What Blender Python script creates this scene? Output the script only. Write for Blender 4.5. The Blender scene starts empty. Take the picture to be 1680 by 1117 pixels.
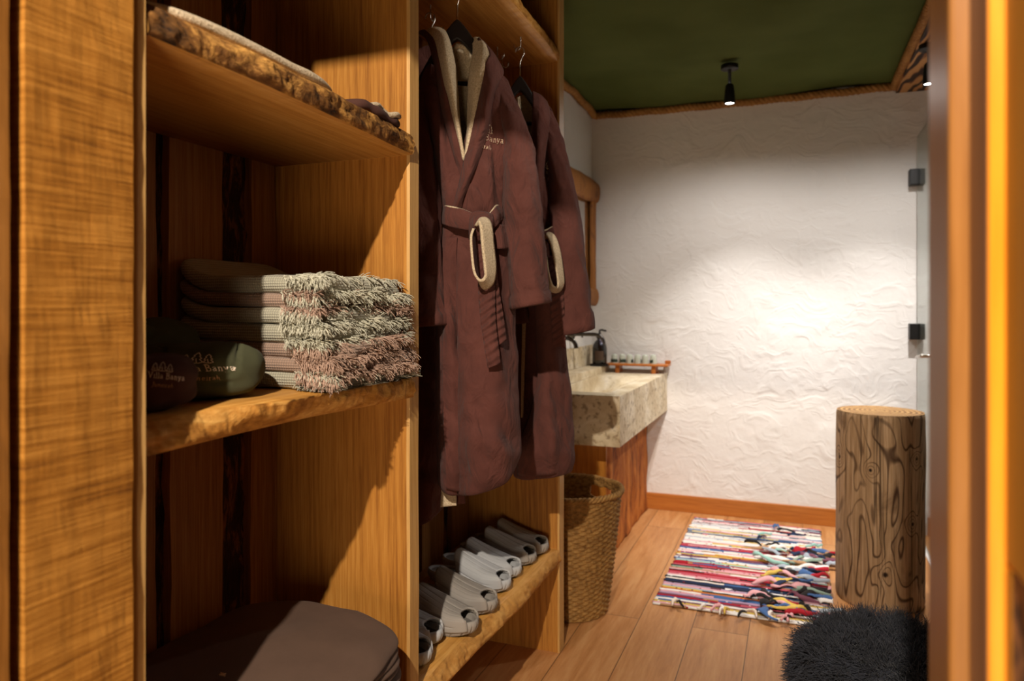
import bpy, math, random
import numpy as np
from mathutils import Vector, noise
from mathutils.bvhtree import BVHTree

sc = bpy.context.scene
COL = sc.collection
PI = math.pi
random.seed(11)

# ------------------------------------------------------------ camera, world, lights, exposure
cam_d = bpy.data.cameras.new('camera')
cam = bpy.data.objects.new('camera', cam_d)
COL.objects.link(cam)
cam.location = (0, 0, 1.22)
cam.rotation_euler = (math.radians(90), 0, math.radians(21.3))
cam_d.sensor_width = 36
cam_d.lens = 25.5
cam_d.shift_y = -0.0301
cam_d.clip_start = 0.02
cam_d.dof.use_dof = True
cam_d.dof.focus_distance = 1.65
cam_d.dof.aperture_fstop = 3.6
sc.camera = cam

w = bpy.data.worlds.new('world')
sc.world = w
w.use_nodes = True
w.node_tree.nodes['Background'].inputs[0].default_value = (1.0, 0.72, 0.45, 1)
w.node_tree.nodes['Background'].inputs[1].default_value = 0.08

def light(name, kind, loc, target, energy, col, size=0.05, angle=None, blend=0.3, parent=None):
    d = bpy.data.lights.new(name, kind)
    d.energy = energy
    d.color = col
    if kind == 'AREA':
        d.size = size
    else:
        d.shadow_soft_size = size
    if angle:
        d.spot_size = math.radians(angle)
        d.spot_blend = blend
    o = bpy.data.objects.new(name, d)
    COL.objects.link(o)
    o.location = loc
    o.rotation_euler = (Vector(target) - Vector(loc)).to_track_quat('-Z', 'Y').to_euler()
    if parent:
        o.parent = parent
        o.location = Vector(loc) - parent.location
    return o

# ceiling spot of the room behind the camera, shining through the doorway
light('front_room_spot', 'SPOT', (-0.08, -0.96, 2.57), (-0.55, 1.5, 0.95), 400, (1.0, 0.87, 0.72), 0.022, 75, 0.35)
# added area fill for the front room's floor bounce, no lamp there
light('front_room_fill', 'AREA', (-0.12, -0.95, 0.55), (-0.55, 1.4, 1.45), 20, (1.0, 0.78, 0.54), 0.7)

# added fill spot, out of frame, to brighten the tops of the robes
light('robe_fill', 'SPOT', (0.30, 1.95, 2.22), (-0.85, 1.95, 1.72), 27, (1.0, 0.9, 0.78), 0.08, 52, 0.9)

vs = sc.view_settings
vs.view_transform = 'Standard'
vs.look = 'None'
vs.exposure = 0.0
vs.gamma = 1.0
vs.use_curve_mapping = False
sc.cycles.use_denoising = True
sc.cycles.max_bounces = 8

# ------------------------------------------------------------ material helpers
def lin(h):
    h = h.lstrip('#')
    r = [int(h[i:i + 2], 16) / 255 for i in (0, 2, 4)]
    return tuple(c / 12.92 if c <= 0.04045 else ((c + 0.055) / 1.055) ** 2.4 for c in r) + (1,)

class NT:
    def __init__(s, name):
        s.m = bpy.data.materials.new(name)
        s.m.use_nodes = True
        s.t = s.m.node_tree
        s.b = s.t.nodes['Principled BSDF']
    def n(s, typ, **kw):
        nd = s.t.nodes.new('ShaderNode' + typ)
        ins = kw.pop('ins', {})
        for k, v in kw.items():
            setattr(nd, k, v)
        for k, v in ins.items():
            if isinstance(v, bpy.types.NodeSocket):
                s.t.links.new(v, nd.inputs[k])
            else:
                nd.inputs[k].default_value = v
        return nd
    def coord(s, scale=(1, 1, 1), rot=(0, 0, 0), rand=True):
        c = s.n('TexCoord').outputs['Object']
        if rand:
            oi = s.n('ObjectInfo').outputs['Random']
            m = s.n('Math', operation='MULTIPLY', ins={0: oi, 1: 13.7}).outputs[0]
            c = s.n('VectorMath', operation='ADD', ins={0: c, 1: m}).outputs[0]
        return s.n('Mapping', ins={'Vector': c, 'Scale': scale, 'Rotation': rot}).outputs[0]
    def noise(s, vec, scale, detail=4, rough=.55, dist=0.0):
        return s.n('TexNoise', ins={'Vector': vec, 'Scale': scale, 'Detail': detail, 'Roughness': rough, 'Distortion': dist}).outputs[0]
    def ramp(s, fac, stops):
        r = s.n('ValToRGB', ins={0: fac})
        e = r.color_ramp.elements
        while len(e) < len(stops):
            e.new(0.5)
        for el, (p, c) in zip(e, stops):
            el.position = p
            el.color = c if len(c) == 4 else tuple(c) + (1,)
        return r.outputs[0]
    def mix(s, fac, a, b, mode='MIX'):
        nd = s.n('MixRGB', blend_type=mode)
        for k, v in ((0, fac), (1, a), (2, b)):
            if isinstance(v, bpy.types.NodeSocket):
                s.t.links.new(v, nd.inputs[k])
            else:
                nd.inputs[k].default_value = v
        return nd.outputs[0]
    def math(s, op, a, b=0.0, clamp=False):
        nd = s.n('Math', operation=op)
        nd.use_clamp = clamp
        for k, v in ((0, a), (1, b)):
            if isinstance(v, bpy.types.NodeSocket):
                s.t.links.new(v, nd.inputs[k])
            else:
                nd.inputs[k].default_value = v
        return nd.outputs[0]
    def bump(s, h, strength=.3, dist=.005):
        o = s.n('Bump', ins={'Height': h, 'Strength': strength, 'Distance': dist}).outputs[0]
        s.t.links.new(o, s.b.inputs['Normal'])
    def set(s, col=None, rough=.6, metal=0.0, spec=.4, **kw):
        for k, v in (('Base Color', col), ('Roughness', rough), ('Metallic', metal), ('Specular IOR Level', spec)):
            if v is None:
                continue
            if isinstance(v, bpy.types.NodeSocket):
                s.t.links.new(v, s.b.inputs[k])
            else:
                s.b.inputs[k].default_value = v
        for k, v in kw.items():
            s.b.inputs[k.replace('_', ' ')].default_value = v
        return s.m

def wood(name, dark, mid, light_, axis='Z', dens=1.0, rough=.5, bump=.12, spec=.3, knots=False):
    t = NT(name)
    k = .035
    scl = {'X': (k, 1, 1), 'Y': (1, k, 1), 'Z': (1, 1, k)}[axis]
    v = t.coord(scl)
    fib = t.noise(v, 230 * dens, 6, .65)
    wav = t.n('TexWave', wave_type='BANDS', bands_direction='DIAGONAL', wave_profile='SIN',
              ins={'Vector': v, 'Scale': 26 * dens, 'Distortion': 14.0, 'Detail': 2.0, 'Detail Scale': .55, 'Detail Roughness': .6}).outputs['Fac']
    big = t.noise(v, 4 * dens, 3, .5)
    f = t.math('ADD', t.math('MULTIPLY', fib, .55), t.math('MULTIPLY', wav, .07))
    f = t.math('ADD', f, t.math('MULTIPLY', big, .42))
    c = t.ramp(f, [(.33, dark), (.52, mid), (.73, light_)])
    if knots:
        kn = t.noise(t.coord((1, 1, 1)), 9, 4, .6, .6)
        c = t.mix(t.ramp(kn, [(.55, (0, 0, 0)), (.72, (1, 1, 1))]), c, dark)
    t.bump(f, bump, .004)
    return t.set(c, rough, spec=spec)

def fabric(name, col, rough=.9, wscale=700, bump=.12, var=.14, sheen=.04):
    t = NT(name)
    v = t.coord()
    n1 = t.noise(v, 14, 4, .6)
    n2 = t.noise(v, wscale, 2, .6)
    dk = tuple(x * (1 - var) for x in col[:3]) + (1,)
    lt = tuple(min(1, x * (1 + var)) for x in col[:3]) + (1,)
    c = t.ramp(t.math('ADD', t.math('MULTIPLY', n1, .6), t.math('MULTIPLY', n2, .4)), [(.3, dk), (.7, lt)])
    t.bump(n2, bump, .002)
    return t.set(c, rough, spec=.15, Sheen_Weight=sheen, Sheen_Roughness=.5)

def fleece(name, col, col2):
    t = NT(name)
    v = t.coord()
    n1 = t.noise(v, 230, 3, .7)
    n2 = t.noise(v, 700, 2, .6)
    f = t.math('ADD', t.math('MULTIPLY', n1, .7), t.math('MULTIPLY', n2, .3))
    c = t.ramp(f, [(.33, col2), (.58, col)])
    t.bump(f, .8, .006)
    return t.set(c, 1.0, spec=.05, Sheen_Weight=.1)

def plain(name, col, rough=.5, metal=0, spec=.5, **kw):
    return NT(name).set(col, rough, metal, spec, **kw)

M = {}
M['wood_v'] = wood('larch_vertical', lin('#804d1c'), lin('#ad7430'), lin('#c79046'), 'Z', 1.0)
M['wood_back'] = wood('larch_dark_vertical', lin('#74491e'), lin('#986634'), lin('#b38550'), 'Z', .9)
M['wood_y'] = wood('larch_shelf', lin('#a8702c'), lin('#cc9448'), lin('#deb068'), 'Y', .8)
M['wood_pale'] = wood('pale_planed_edge', lin('#a87d45'), lin('#c39758'), lin('#d4ad70'), 'Z', 1.2)
M['wood_amber'] = wood('amber_varnish', lin('#c46f0c'), lin('#e08e1c'), lin('#eea434'), 'Z', .5, .35)
M['wood_mauve_shade'] = wood('mauve_shaded_jamb', lin('#6a4634'), lin('#80573f'), lin('#93684c'), 'Z', .8, .4)  # browner jamb tone, paints the shade of a face in grazing light
M['wood_ochre_shade'] = wood('ochre_shaded_jamb', lin('#96601a'), lin('#b27a28'), lin('#c48e3c'), 'Z', .6, .5)  # dulled amber, paints the dimmer light on the jamb's inner face
M['wood_brown'] = wood('brown_frame', lin('#704418'), lin('#8a5a26'), lin('#a06d36'), 'Z', .8, .4)
M['wood_orange'] = wood('orange_cabinet', lin('#955a18'), lin('#b97a28'), lin('#d09440'), 'Z', .8)
M['wood_red'] = wood('reddish_skirting', lin('#8f4f1c'), lin('#b06a2b'), lin('#c27d3a'), 'X', .8, .4)
M['wood_tray'] = wood('tray_wood', lin('#8c4a15'), lin('#b0652a'), lin('#c47a38'), 'X', 1.2, .4)
M['wood_rustic'] = wood('rustic_frame_wood', lin('#5a3210'), lin('#8a5420'), lin('#a97436'), 'Z', .7, .6, .4, knots=True)

def bark(name, dark, mid, light_, scale=26, axis=(1, 1, .25), bumpk=.8):
    t = NT(name)
    v = t.coord(axis)
    n1 = t.noise(v, scale, 6, .65, .8)
    n2 = t.noise(v, scale * 7, 4, .6)
    f = t.math('ADD', t.math('MULTIPLY', n1, .75), t.math('MULTIPLY', n2, .25))
    c = t.ramp(f, [(.36, dark), (.5, mid), (.63, light_)])
    t.bump(f, bumpk, .012)
    return t.set(c, .8, spec=.2)
M['bark'] = bark('bark_strip', lin('#1f120a'), lin('#3a2212'), lin('#8a5426'))
M['live_dark'] = bark('live_edge_bark', lin('#2c2018'), lin('#7a5228'), lin('#cf9a50'), 15, (1.2, .55, 1.2))
M['live_light'] = bark('live_edge_wood', lin('#7a4a1a'), lin('#b9813a'), lin('#d9a75c'), 14, (1.2, .5, 1.2), .5)
M['live_pale'] = bark('live_edge_pale', lin('#9a682c'), lin('#c08a45'), lin('#d2a05a'), 10, (1.2, .5, 1.2), .4)
M['bark_red'] = bark('reddish_bark', lin('#4a220e'), lin('#a05a24'), lin('#c07c38'), 14, (1, 1, .3), .6)

def rough_sawn():
    t = NT('rough_sawn_plank')
    v1 = t.coord((1, 2.2, 75), (math.radians(3), 0, 0), False)
    saw = t.noise(v1, 1.0, 4, .62, .3)
    v2 = t.coord((1, 190, 16), (0, 0, 0), False)
    rib = t.noise(v2, 1.0, 3, .55)
    v4 = t.coord((1, 9, 230), (math.radians(2), 0, 0), False)
    fine = t.noise(v4, 1.0, 4, .65)
    big = t.noise(t.coord((1, 1, .5), rand=False), 11, 5, .6, .5)
    f = t.math('ADD', t.math('MULTIPLY', saw, .40), t.math('MULTIPLY', rib, .09))
    f = t.math('ADD', f, t.math('MULTIPLY', fine, .36))
    f = t.math('ADD', f, t.math('MULTIPLY', big, .20))
    c = t.ramp(f, [(.36, lin('#57300f')), (.48, lin('#95601f')), (.64, lin('#b67e35'))])
    t.bump(f, .9, .006)
    return t.set(c, .7, spec=.2)
M['rough_sawn'] = rough_sawn()

def stucco():
    t = NT('white_hand_troweled_plaster')
    v = t.coord(rand=False)
    wv = t.n('TexNoise', ins={'Vector': v, 'Scale': 3.5, 'Detail': 2.0}).outputs['Color']
    vv = t.n('VectorMath', operation='MULTIPLY_ADD', ins={0: wv, 1: (.45, .45, .45), 2: v}).outputs[0]
    a = t.noise(vv, 4.5, 2, .45, .3)
    lump = t.ramp(a, [(.46, (0, 0, 0)), (.54, (1, 1, 1))])
    msk = t.ramp(t.noise(v, 4.0, 2, .5), [(.46, (0, 0, 0)), (.62, (1, 1, 1))])
    st1 = t.math('MULTIPLY', lump, msk)
    v2 = t.n('Mapping', ins={'Vector': vv, 'Rotation': (.3, .8, .4), 'Scale': (1, .4, 2.4)}).outputs[0]
    sm = t.noise(v2, 9, 3, .55, .5)
    st2 = t.ramp(sm, [(.50, (0, 0, 0)), (.64, (1, 1, 1))])
    h = t.math('ADD', t.math('MULTIPLY', st1, .34), t.math('MULTIPLY', st2, .16))
    h = t.math('ADD', h, t.math('MULTIPLY', t.noise(v, 8.0, 4, .55), .55))
    h = t.math('ADD', h, t.math('MULTIPLY', t.noise(v, 45, 4, .6), .08))
    t.bump(h, .42, .02)
    return t.set(lin('#e4e1dd'), .85, spec=.15)
M['stucco'] = stucco()

def canvas():
    t = NT('green_canvas')
    v = t.coord(rand=False)
    n = t.noise(v, 700, 2, .6)
    b = t.noise(v, 2.5, 3, .5)
    c = t.ramp(t.math('ADD', t.math('MULTIPLY', n, .4), t.math('MULTIPLY', b, .6)), [(.35, lin('#4a5428')), (.65, lin('#5a6436'))])
    t.bump(n, .15, .002)
    return t.set(c, .9, spec=.1)
M['canvas'] = canvas()

def floor_mat():
    t = NT('oak_plank_floor')
    c0 = t.n('TexCoord').outputs['Object']
    mp = t.n('Mapping', ins={'Vector': c0, 'Rotation': (0, 0, math.radians(90)), 'Location': (0.35, .013, 0)}).outputs[0]
    br = t.n('TexBrick', offset=.37, ins={'Vector': mp, 'Color1': (0, 0, 0, 1), 'Color2': (1, 1, 1, 1), 'Mortar': (.5, .5, .5, 1), 'Scale': 1.0,
             'Mortar Size': .0016, 'Mortar Smooth': .1, 'Bias': 0.0, 'Brick Width': 1.25, 'Row Height': .2045})
    rnd = br.outputs['Color']
    off = t.n('VectorMath', operation='MULTIPLY_ADD', ins={0: rnd, 1: (9, 9, 9), 2: c0}).outputs[0]
    v = t.n('Mapping', ins={'Vector': off, 'Scale': (1, .09, 1)}).outputs[0]
    fib = t.noise(v, 110, 6, .65)
    big = t.noise(v, 13, 5, .6, 1.6)
    f = t.math('ADD', t.math('MULTIPLY', fib, .4), t.math('MULTIPLY', big, .6))
    c = t.ramp(f, [(.32, lin('#a06a38')), (.5, lin('#b98350')), (.68, lin('#ca9a66'))])
    tone = t.ramp(rnd, [(0, (.86, .84, .82)), (1, (1.05, 1.03, 1.0))])
    c = t.mix(1.0, c, tone, 'MULTIPLY')
    c = t.mix(t.math('MULTIPLY', br.outputs['Fac'], .8), c, lin('#3a2413'))
    t.bump(t.math('SUBTRACT', t.math('MULTIPLY', f, .3), br.outputs['Fac']), .3, .004)
    return t.set(c, t.math('ADD', t.math('MULTIPLY', f, .3), .28), spec=.4)
M['floor'] = floor_mat()

def travertine(name='travertine', k=1.0):
    t = NT(name)
    v = t.coord((1, 1, 1))
    a = t.noise(v, 7, 6, .65, .5)
    p = t.noise(v, 34, 4, .6)
    pits = t.ramp(p, [(.54, (0, 0, 0)), (.64, (1, 1, 1))])
    c = t.ramp(a, [(.3, lin('#b09a78')), (.5, lin('#cdbd9d')), (.7, lin('#e2d8c4'))])
    c = t.mix(t.math('MULTIPLY', pits, .62 * k), c, lin('#6f5333'))
    t.bump(t.math('SUBTRACT', a, t.math('MULTIPLY', pits, .8)), .35, .006)
    return t.set(c, .55, spec=.35)
M['travertine'] = travertine()
M['travertine_pale'] = travertine('travertine_pale_top', .35)

def log_mat():
    t = NT('contour_weathered_log')
    v = t.coord((1, 1, .38), rand=False)
    v0 = t.coord((1, 1, 1), rand=False)
    a = t.noise(v, 5.0, 2, .45, .8)
    o_ = t.n('Mapping', ins={'Vector': t.n('TexCoord').outputs['Object'], 'Scale': (1, 1, .8)}).outputs[0]
    kd = None
    for (kx, ky, kz, ks) in ((.003, -.17, .155, 24.0), (-.05, -.163, .57, 36.0), (.105, -.132, .36, 34.0), (-.155, -.065, .60, 34.0), (.12, -.12, .62, 40.0)):
        d = t.n('VectorMath', operation='DISTANCE', ins={0: o_, 1: (kx, ky, kz * .8)}).outputs['Value']
        g = t.math('POWER', 2.718, t.math('MULTIPLY', t.math('MULTIPLY', d, d), -ks * ks))
        kd = g if kd is None else t.math('ADD', kd, g)
    a = t.math('ADD', a, t.math('MULTIPLY', kd, .30))
    fr = t.math('PINGPONG', t.math('MULTIPLY', a, 11.0), .5)
    line = t.ramp(fr, [(.0, (1, 1, 1)), (.045, (.85, .85, .85)), (.13, (0, 0, 0))])
    msk = t.ramp(t.noise(v, 4, 2, .5), [(.30, (.15, .15, .15)), (.46, (1, 1, 1))])
    blot = t.ramp(t.noise(v, 9, 5, .6, .5), [(.56, (0, 0, 0)), (.72, (1, 1, 1))])
    fib = t.noise(t.coord((1, 1, .04), rand=False), 120, 5, .6)
    c = t.ramp(fib, [(.3, lin('#8d7152')), (.5, lin('#ab8c68')), (.7, lin('#c2a583'))])
    c = t.mix(t.math('MULTIPLY', blot, .7), c, lin('#4a2f1a'))
    c = t.mix(t.math('MULTIPLY', t.math('MULTIPLY', line, msk), .92), c, lin('#3d2412'))
    c = t.mix(t.ramp(kd, [(.93, (0, 0, 0)), (.98, (1, 1, 1))]), c, lin('#24150c'))
    cr = t.noise(t.coord((1, 1, .012), rand=False), 22, 2, .5)
    crk = t.ramp(t.math('ABSOLUTE', t.math('SUBTRACT', cr, .5)), [(0, (1, 1, 1)), (.012, (0, 0, 0))])
    c = t.mix(t.math('MULTIPLY', crk, .8), c, lin('#22130a'))
    t.bump(t.math('SUBTRACT', fib, t.math('ADD', t.math('MULTIPLY', line, .5), crk)), .5, .006)
    return t.set(c, .65, spec=.25)
M['log'] = log_mat()
def log_top():
    t = NT('log_cut_end')
    v = t.coord(rand=False)
    wv = t.n('TexWave', wave_type='RINGS', rings_direction='Z', ins={'Vector': v, 'Scale': 16.0, 'Distortion': 2.5, 'Detail': 3.0}).outputs['Fac']
    n = t.noise(v, 40, 5, .6)
    c = t.ramp(t.math('ADD', t.math('MULTIPLY', wv, .4), t.math('MULTIPLY', n, .6)), [(.3, lin('#6f5030')), (.5, lin('#977249')), (.75, lin('#b8945f'))])
    t.bump(n, .3, .004)
    return t.set(c, .7, spec=.2)
M['log_top'] = log_top()
def burnt():
    t = NT('burnt_grain_beam')
    v = t.coord((1, .16, 1), rand=False)
    wv = t.n('TexWave', bands_direction='DIAGONAL', ins={'Vector': v, 'Scale': 11.0, 'Distortion': 9.0, 'Detail': 2.0, 'Detail Scale': 1.2}).outputs['Fac']
    c = t.ramp(wv, [(.3, lin('#2a1409')), (.5, lin('#7a4a22')), (.75, lin('#b98850'))])
    t.bump(wv, .4, .006)
    return t.set(c, .6)
M['burnt'] = burnt()
def weave_mat(name, a, b):
    t = NT(name)
    v = t.coord(rand=False)
    n = t.noise(v, 60, 4, .7)
    n2 = t.noise(v, 9, 3, .6)
    c = t.ramp(t.math('ADD', t.math('MULTIPLY', n, .7), t.math('MULTIPLY', n2, .3)), [(.32, a), (.66, b)])
    t.bump(n, .4, .003)
    return t.set(c, .75, spec=.25)
M['basket'] = weave_mat('woven_seagrass', lin('#5c3c19'), lin('#ab8248'))
M['rope'] = weave_mat('jute_rope', lin('#7d5226'), lin('#b98a4e'))

def robe_cloth(name, quilt=False):
    t = NT(name)
    v = t.coord()
    n1 = t.noise(v, 14, 4, .6)
    n2 = t.noise(v, 900, 2, .6)
    c = t.ramp(t.math('ADD', t.math('MULTIPLY', n1, .6), t.math('MULTIPLY', n2, .4)), [(.3, lin('#4b2c27')), (.7, lin('#623b34'))])
    wr = t.noise(t.coord((1, 1, .55)), 17, 3, .5, 1.0)
    h = t.math('ADD', wr, t.math('MULTIPLY', n2, .05))
    if quilt:
        q = t.n('Mapping', ins={'Vector': t.n('TexCoord').outputs['Object'], 'Rotation': (0, .6, 0)}).outputs[0]
        wv = t.n('TexWave', bands_direction='Z', ins={'Vector': q, 'Scale': 17.0, 'Distortion': 2.2, 'Detail': 1.0}).outputs['Fac']
        h = t.math('ADD', h, t.math('MULTIPLY', wv, .28))
    t.bump(h, .8, .025)
    return t.set(c, .9, spec=.12, Sheen_Weight=.05)
M['robe'] = robe_cloth('aubergine_brushed_cotton')
M['robe_quilt'] = robe_cloth('aubergine_quilted_cotton', True)
M['robe_dark'] = fabric('dark_brown_cotton', lin('#4a3029'), wscale=900, sheen=.03)
M['garment_brown'] = fabric('deep_brown_cotton', lin('#40251d'), wscale=900, sheen=.03)
M['garment_green'] = fabric('olive_green_cotton', lin('#42432f'), wscale=900, sheen=.03)
M['blanket'] = fabric('charcoal_brown_cotton', lin('#5b473b'), wscale=700, sheen=.03)
M['fleece'] = fleece('cream_fleece', lin('#d8c5a6'), lin('#a58f70'))
M['thread'] = plain('pale_embroidery_thread', lin('#f2dfca'), .8, spec=.1)
M['thread_tan'] = plain('tan_embroidery_thread', lin('#d0a47c'), .8, spec=.1)

def waffle(name, col, axis_scale=105):
    t = NT(name)
    v = t.coord((1, 1, 1), rand=False)
    wx = t.n('TexWave', bands_direction='X', wave_profile='SIN', ins={'Vector': v, 'Scale': 62.0, 'Distortion': .3}).outputs['Fac']
    wy = t.n('TexWave', bands_direction='Y', wave_profile='SIN', ins={'Vector': v, 'Scale': 50.0, 'Distortion': .3}).outputs['Fac']
    wz = t.n('TexWave', bands_direction='Z', wave_profile='SIN', ins={'Vector': v, 'Scale': 62.0, 'Distortion': .5}).outputs['Fac']
    h = t.math('MULTIPLY', t.math('ADD', t.math('MULTIPLY', wx, .6), .4), t.math('ADD', t.math('MULTIPLY', wz, .7), .3))
    n = t.noise(v, 300, 3, .6)
    dk = tuple(x * .55 for x in col[:3]) + (1,)
    c = t.ramp(t.math('ADD', t.math('MULTIPLY', h, .8), t.math('MULTIPLY', n, .3)), [(.2, dk), (.6, col)])
    t.bump(h, .7, .004)
    return t.set(c, .95, spec=.1, Sheen_Weight=.2)
SAGE, MAUVE = lin('#aeaa96'), lin('#a08675')
M['waffle_sage'] = waffle('sage_waffle_cotton', SAGE)
M['waffle_mauve'] = waffle('mauve_waffle_cotton', MAUVE)
M['yarn_sage'] = fabric('sage_yarn', lin('#c4c1ae'), wscale=400, var=.2)
M['yarn_mauve'] = fabric('mauve_yarn', lin('#b39684'), wscale=400, var=.2)
M['slip_grey'] = plain('grey_rubber_foam', lin('#97918a'), .6, spec=.3)
M['slip_light'] = plain('pale_grey_rubber_foam', lin('#b5b7b9'), .55, spec=.3)
M['slip_in'] = plain('dark_footbed', lin('#6d6964'), .7, spec=.2)
M['black_wood'] = plain('black_lacquer', lin('#1a1413'), .35)
M['black'] = plain('matt_black_metal', lin('#131313'), .45, .3)
M['steel'] = plain('brushed_steel', lin('#b5b0a8'), .25, 1)
M['gunmetal'] = plain('gunmetal_tap', lin('#5c5751'), .25, 1)
M['amber_glass'] = plain('dark_bottle_glass', lin('#15100d'), .08, spec=.7)
M['dark_void'] = plain('dark_gap', lin('#0d0806'), .9, spec=.05)
M['white_strip'] = plain('white_seal', lin('#dcdcda'), .5)
M['grey_skirting'] = plain('grey_stone_skirting', lin('#9a8b7c'), .5)
M['lamp_glow'] = NT('spot_lens').set((1, 1, 1, 1), .5, Emission_Color=(1, .95, .88, 1), Emission_Strength=25.0)
M['rag_col'] = None
def attr_mat(name, rough=.9, bscale=350):
    t = NT(name)
    a = t.n('Attribute', attribute_name='weft').outputs['Color']
    v = t.coord(rand=False)
    n = t.noise(v, bscale, 3, .6)
    c = t.mix(.35, a, t.ramp(n, [(.3, (.45, .45, .45)), (.7, (1, 1, 1))]), 'MULTIPLY')
    t.bump(n, .6, .004)
    return t.set(c, rough, spec=.1)
M['rug'] = attr_mat('rag_weave')
def glass(name, col, rough=.05):
    t = NT(name)
    return t.set(col, rough, spec=.5, Transmission_Weight=1.0, IOR=1.3)
M['pane'] = glass('greenish_glass', (.80, .90, .86, 1), .04)
M['cup'] = plain('milky_cup_glass', lin('#d6dccb'), .2, spec=.5, Transmission_Weight=.35)
M['cup_refraction'] = plain('dark_green_refraction', lin('#27352a'), .3)  # dark refraction in the glass, put into a colour
M['mirror'] = plain('mirror_silver', (.8, .8, .8, 1), .03, 1)
def fur_mat():
    t = NT('black_wool')
    n = t.noise(t.coord(rand=False), 40, 3, .6)
    c = t.ramp(n, [(.3, lin('#191b21')), (.7, lin('#3e414c'))])
    return t.set(c, .6, spec=.35, Sheen_Weight=.1)
M['fur'] = fur_mat()

# ------------------------------------------------------------ object helpers
def mesh(name, verts, faces, mats, parent=None, smooth=True, fm=None, loc=(0, 0, 0), rot=None):
    me = bpy.data.meshes.new(name)
    me.from_pydata([tuple(v) for v in verts], [], [tuple(f) for f in faces])
    if not isinstance(mats, (list, tuple)):
        mats = [mats]
    for m in mats:
        me.materials.append(m)
    if fm is not None:
        me.polygons.foreach_set('material_index', fm)
    me.polygons.foreach_set('use_smooth', [smooth] * len(me.polygons))
    me.update()
    o = bpy.data.objects.new(name, me)
    COL.objects.link(o)
    o.location = loc
    if rot:
        o.rotation_euler = rot
    if parent:
        o.parent = parent
    return o

def tag(o, label=None, cat=None, group=None, kind=None):
    for k, v in (('label', label), ('category', cat), ('group', group), ('kind', kind)):
        if v:
            o[k] = v
    return o

def thing(name, label, cat, loc=(0, 0, 0), rz=0.0, group=None):
    o = bpy.data.objects.new(name, None)
    COL.objects.link(o)
    o.location = loc
    o.rotation_euler = (0, 0, rz)
    o.empty_display_size = .05
    return tag(o, label, cat, group)

def bevel(o, wd=.003, seg=2, ang=40):
    m = o.modifiers.new('bevel', 'BEVEL')
    m.width = wd
    m.segments = seg
    m.limit_method = 'ANGLE'
    m.angle_limit = math.radians(ang)
    return o

def solid(o, th, off=-1.0, mo=0, rim=None):
    m = o.modifiers.new('solid', 'SOLIDIFY')
    m.thickness = th
    m.offset = off
    m.material_offset = mo
    m.material_offset_rim = mo if rim is None else rim
    return o

def subsurf(o, n=1):
    m = o.modifiers.new('sub', 'SUBSURF')
    m.levels = n
    m.render_levels = n
    return o

BF = [(0, 3, 2, 1), (4, 5, 6, 7), (0, 1, 5, 4), (1, 2, 6, 5), (2, 3, 7, 6), (3, 0, 4, 7)]
def boxv(x0, x1, y0, y1, z0, z1):
    return [(x0, y0, z0), (x1, y0, z0), (x1, y1, z0), (x0, y1, z0), (x0, y0, z1), (x1, y0, z1), (x1, y1, z1), (x0, y1, z1)]
def box(name, x0, x1, y0, y1, z0, z1, m, parent=None, bev=.002):
    """world-space box; its origin sits at its base centre (or it is placed relative to its parent)"""
    c = Vector(((x0 + x1) / 2, (y0 + y1) / 2, z0))
    p = parent_loc(parent)
    o = mesh(name, [tuple(Vector(v) - c) for v in boxv(x0, x1, y0, y1, z0, z1)], BF, m, parent, False, loc=c - p)
    if bev:
        bevel(o, bev)
    return o
def parent_loc(p):
    v = Vector((0, 0, 0))
    while p:
        v += p.location
        p = p.parent
    return v

def merge(parts):
    V, Fc = [], []
    for v, f in parts:
        n = len(V)
        V += list(v)
        Fc += [tuple(i + n for i in q) for q in f]
    return V, Fc

def catmull(pts, n):
    P = np.array(pts, float)
    k = len(P)
    if k == 2:
        t = np.linspace(0, 1, n)[:, None]
        return P[0] * (1 - t) + P[1] * t
    Q = np.vstack([2 * P[0] - P[1], P, 2 * P[-1] - P[-2]])
    ts = np.linspace(0, k - 1 - 1e-9, n)
    i = ts.astype(int)
    t = (ts - i)[:, None]
    a, b, c, d = Q[i], Q[i + 1], Q[i + 2], Q[i + 3]
    return .5 * (2 * b + (c - a) * t + (2 * a - 5 * b + 4 * c - d) * t ** 2 + (3 * b - a - 3 * c + d) * t ** 3)

def catmull_cyc(P, m):
    P = np.array(P, float)
    k = len(P)
    out = []
    for i in range(k):
        a, b, c, d = P[(i - 1) % k], P[i], P[(i + 1) % k], P[(i + 2) % k]
        for j in range(m):
            t = j / m
            out.append(.5 * (2 * b + (c - a) * t + (2 * a - 5 * b + 4 * c - d) * t * t + (3 * b - a - 3 * c + d) * t ** 3))
    return np.array(out)

def grid_faces(nu, nv, cyc_u=False, cyc_v=False):
    """index = i*nv + j"""
    f = []
    for i in range(nu if cyc_u else nu - 1):
        for j in range(nv if cyc_v else nv - 1):
            a, b = i * nv + j, ((i + 1) % nu) * nv + j
            j2 = (j + 1) % nv
            f.append((a, b, ((i + 1) % nu) * nv + j2, i * nv + j2))
    return f

def loft(cols, n, m, cyclic=False):
    R = np.array([catmull(c, n) for c in cols])          # k, n, 3
    if cyclic:
        rows = np.array([catmull_cyc(R[:, j], m) for j in range(n)])
    else:
        rows = np.array([catmull(R[:, j], (len(cols) - 1) * m + 1) for j in range(n)])
    nv = rows.shape[1]
    return rows.reshape(-1, 3), grid_faces(n, nv, False, cyclic), nv

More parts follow.
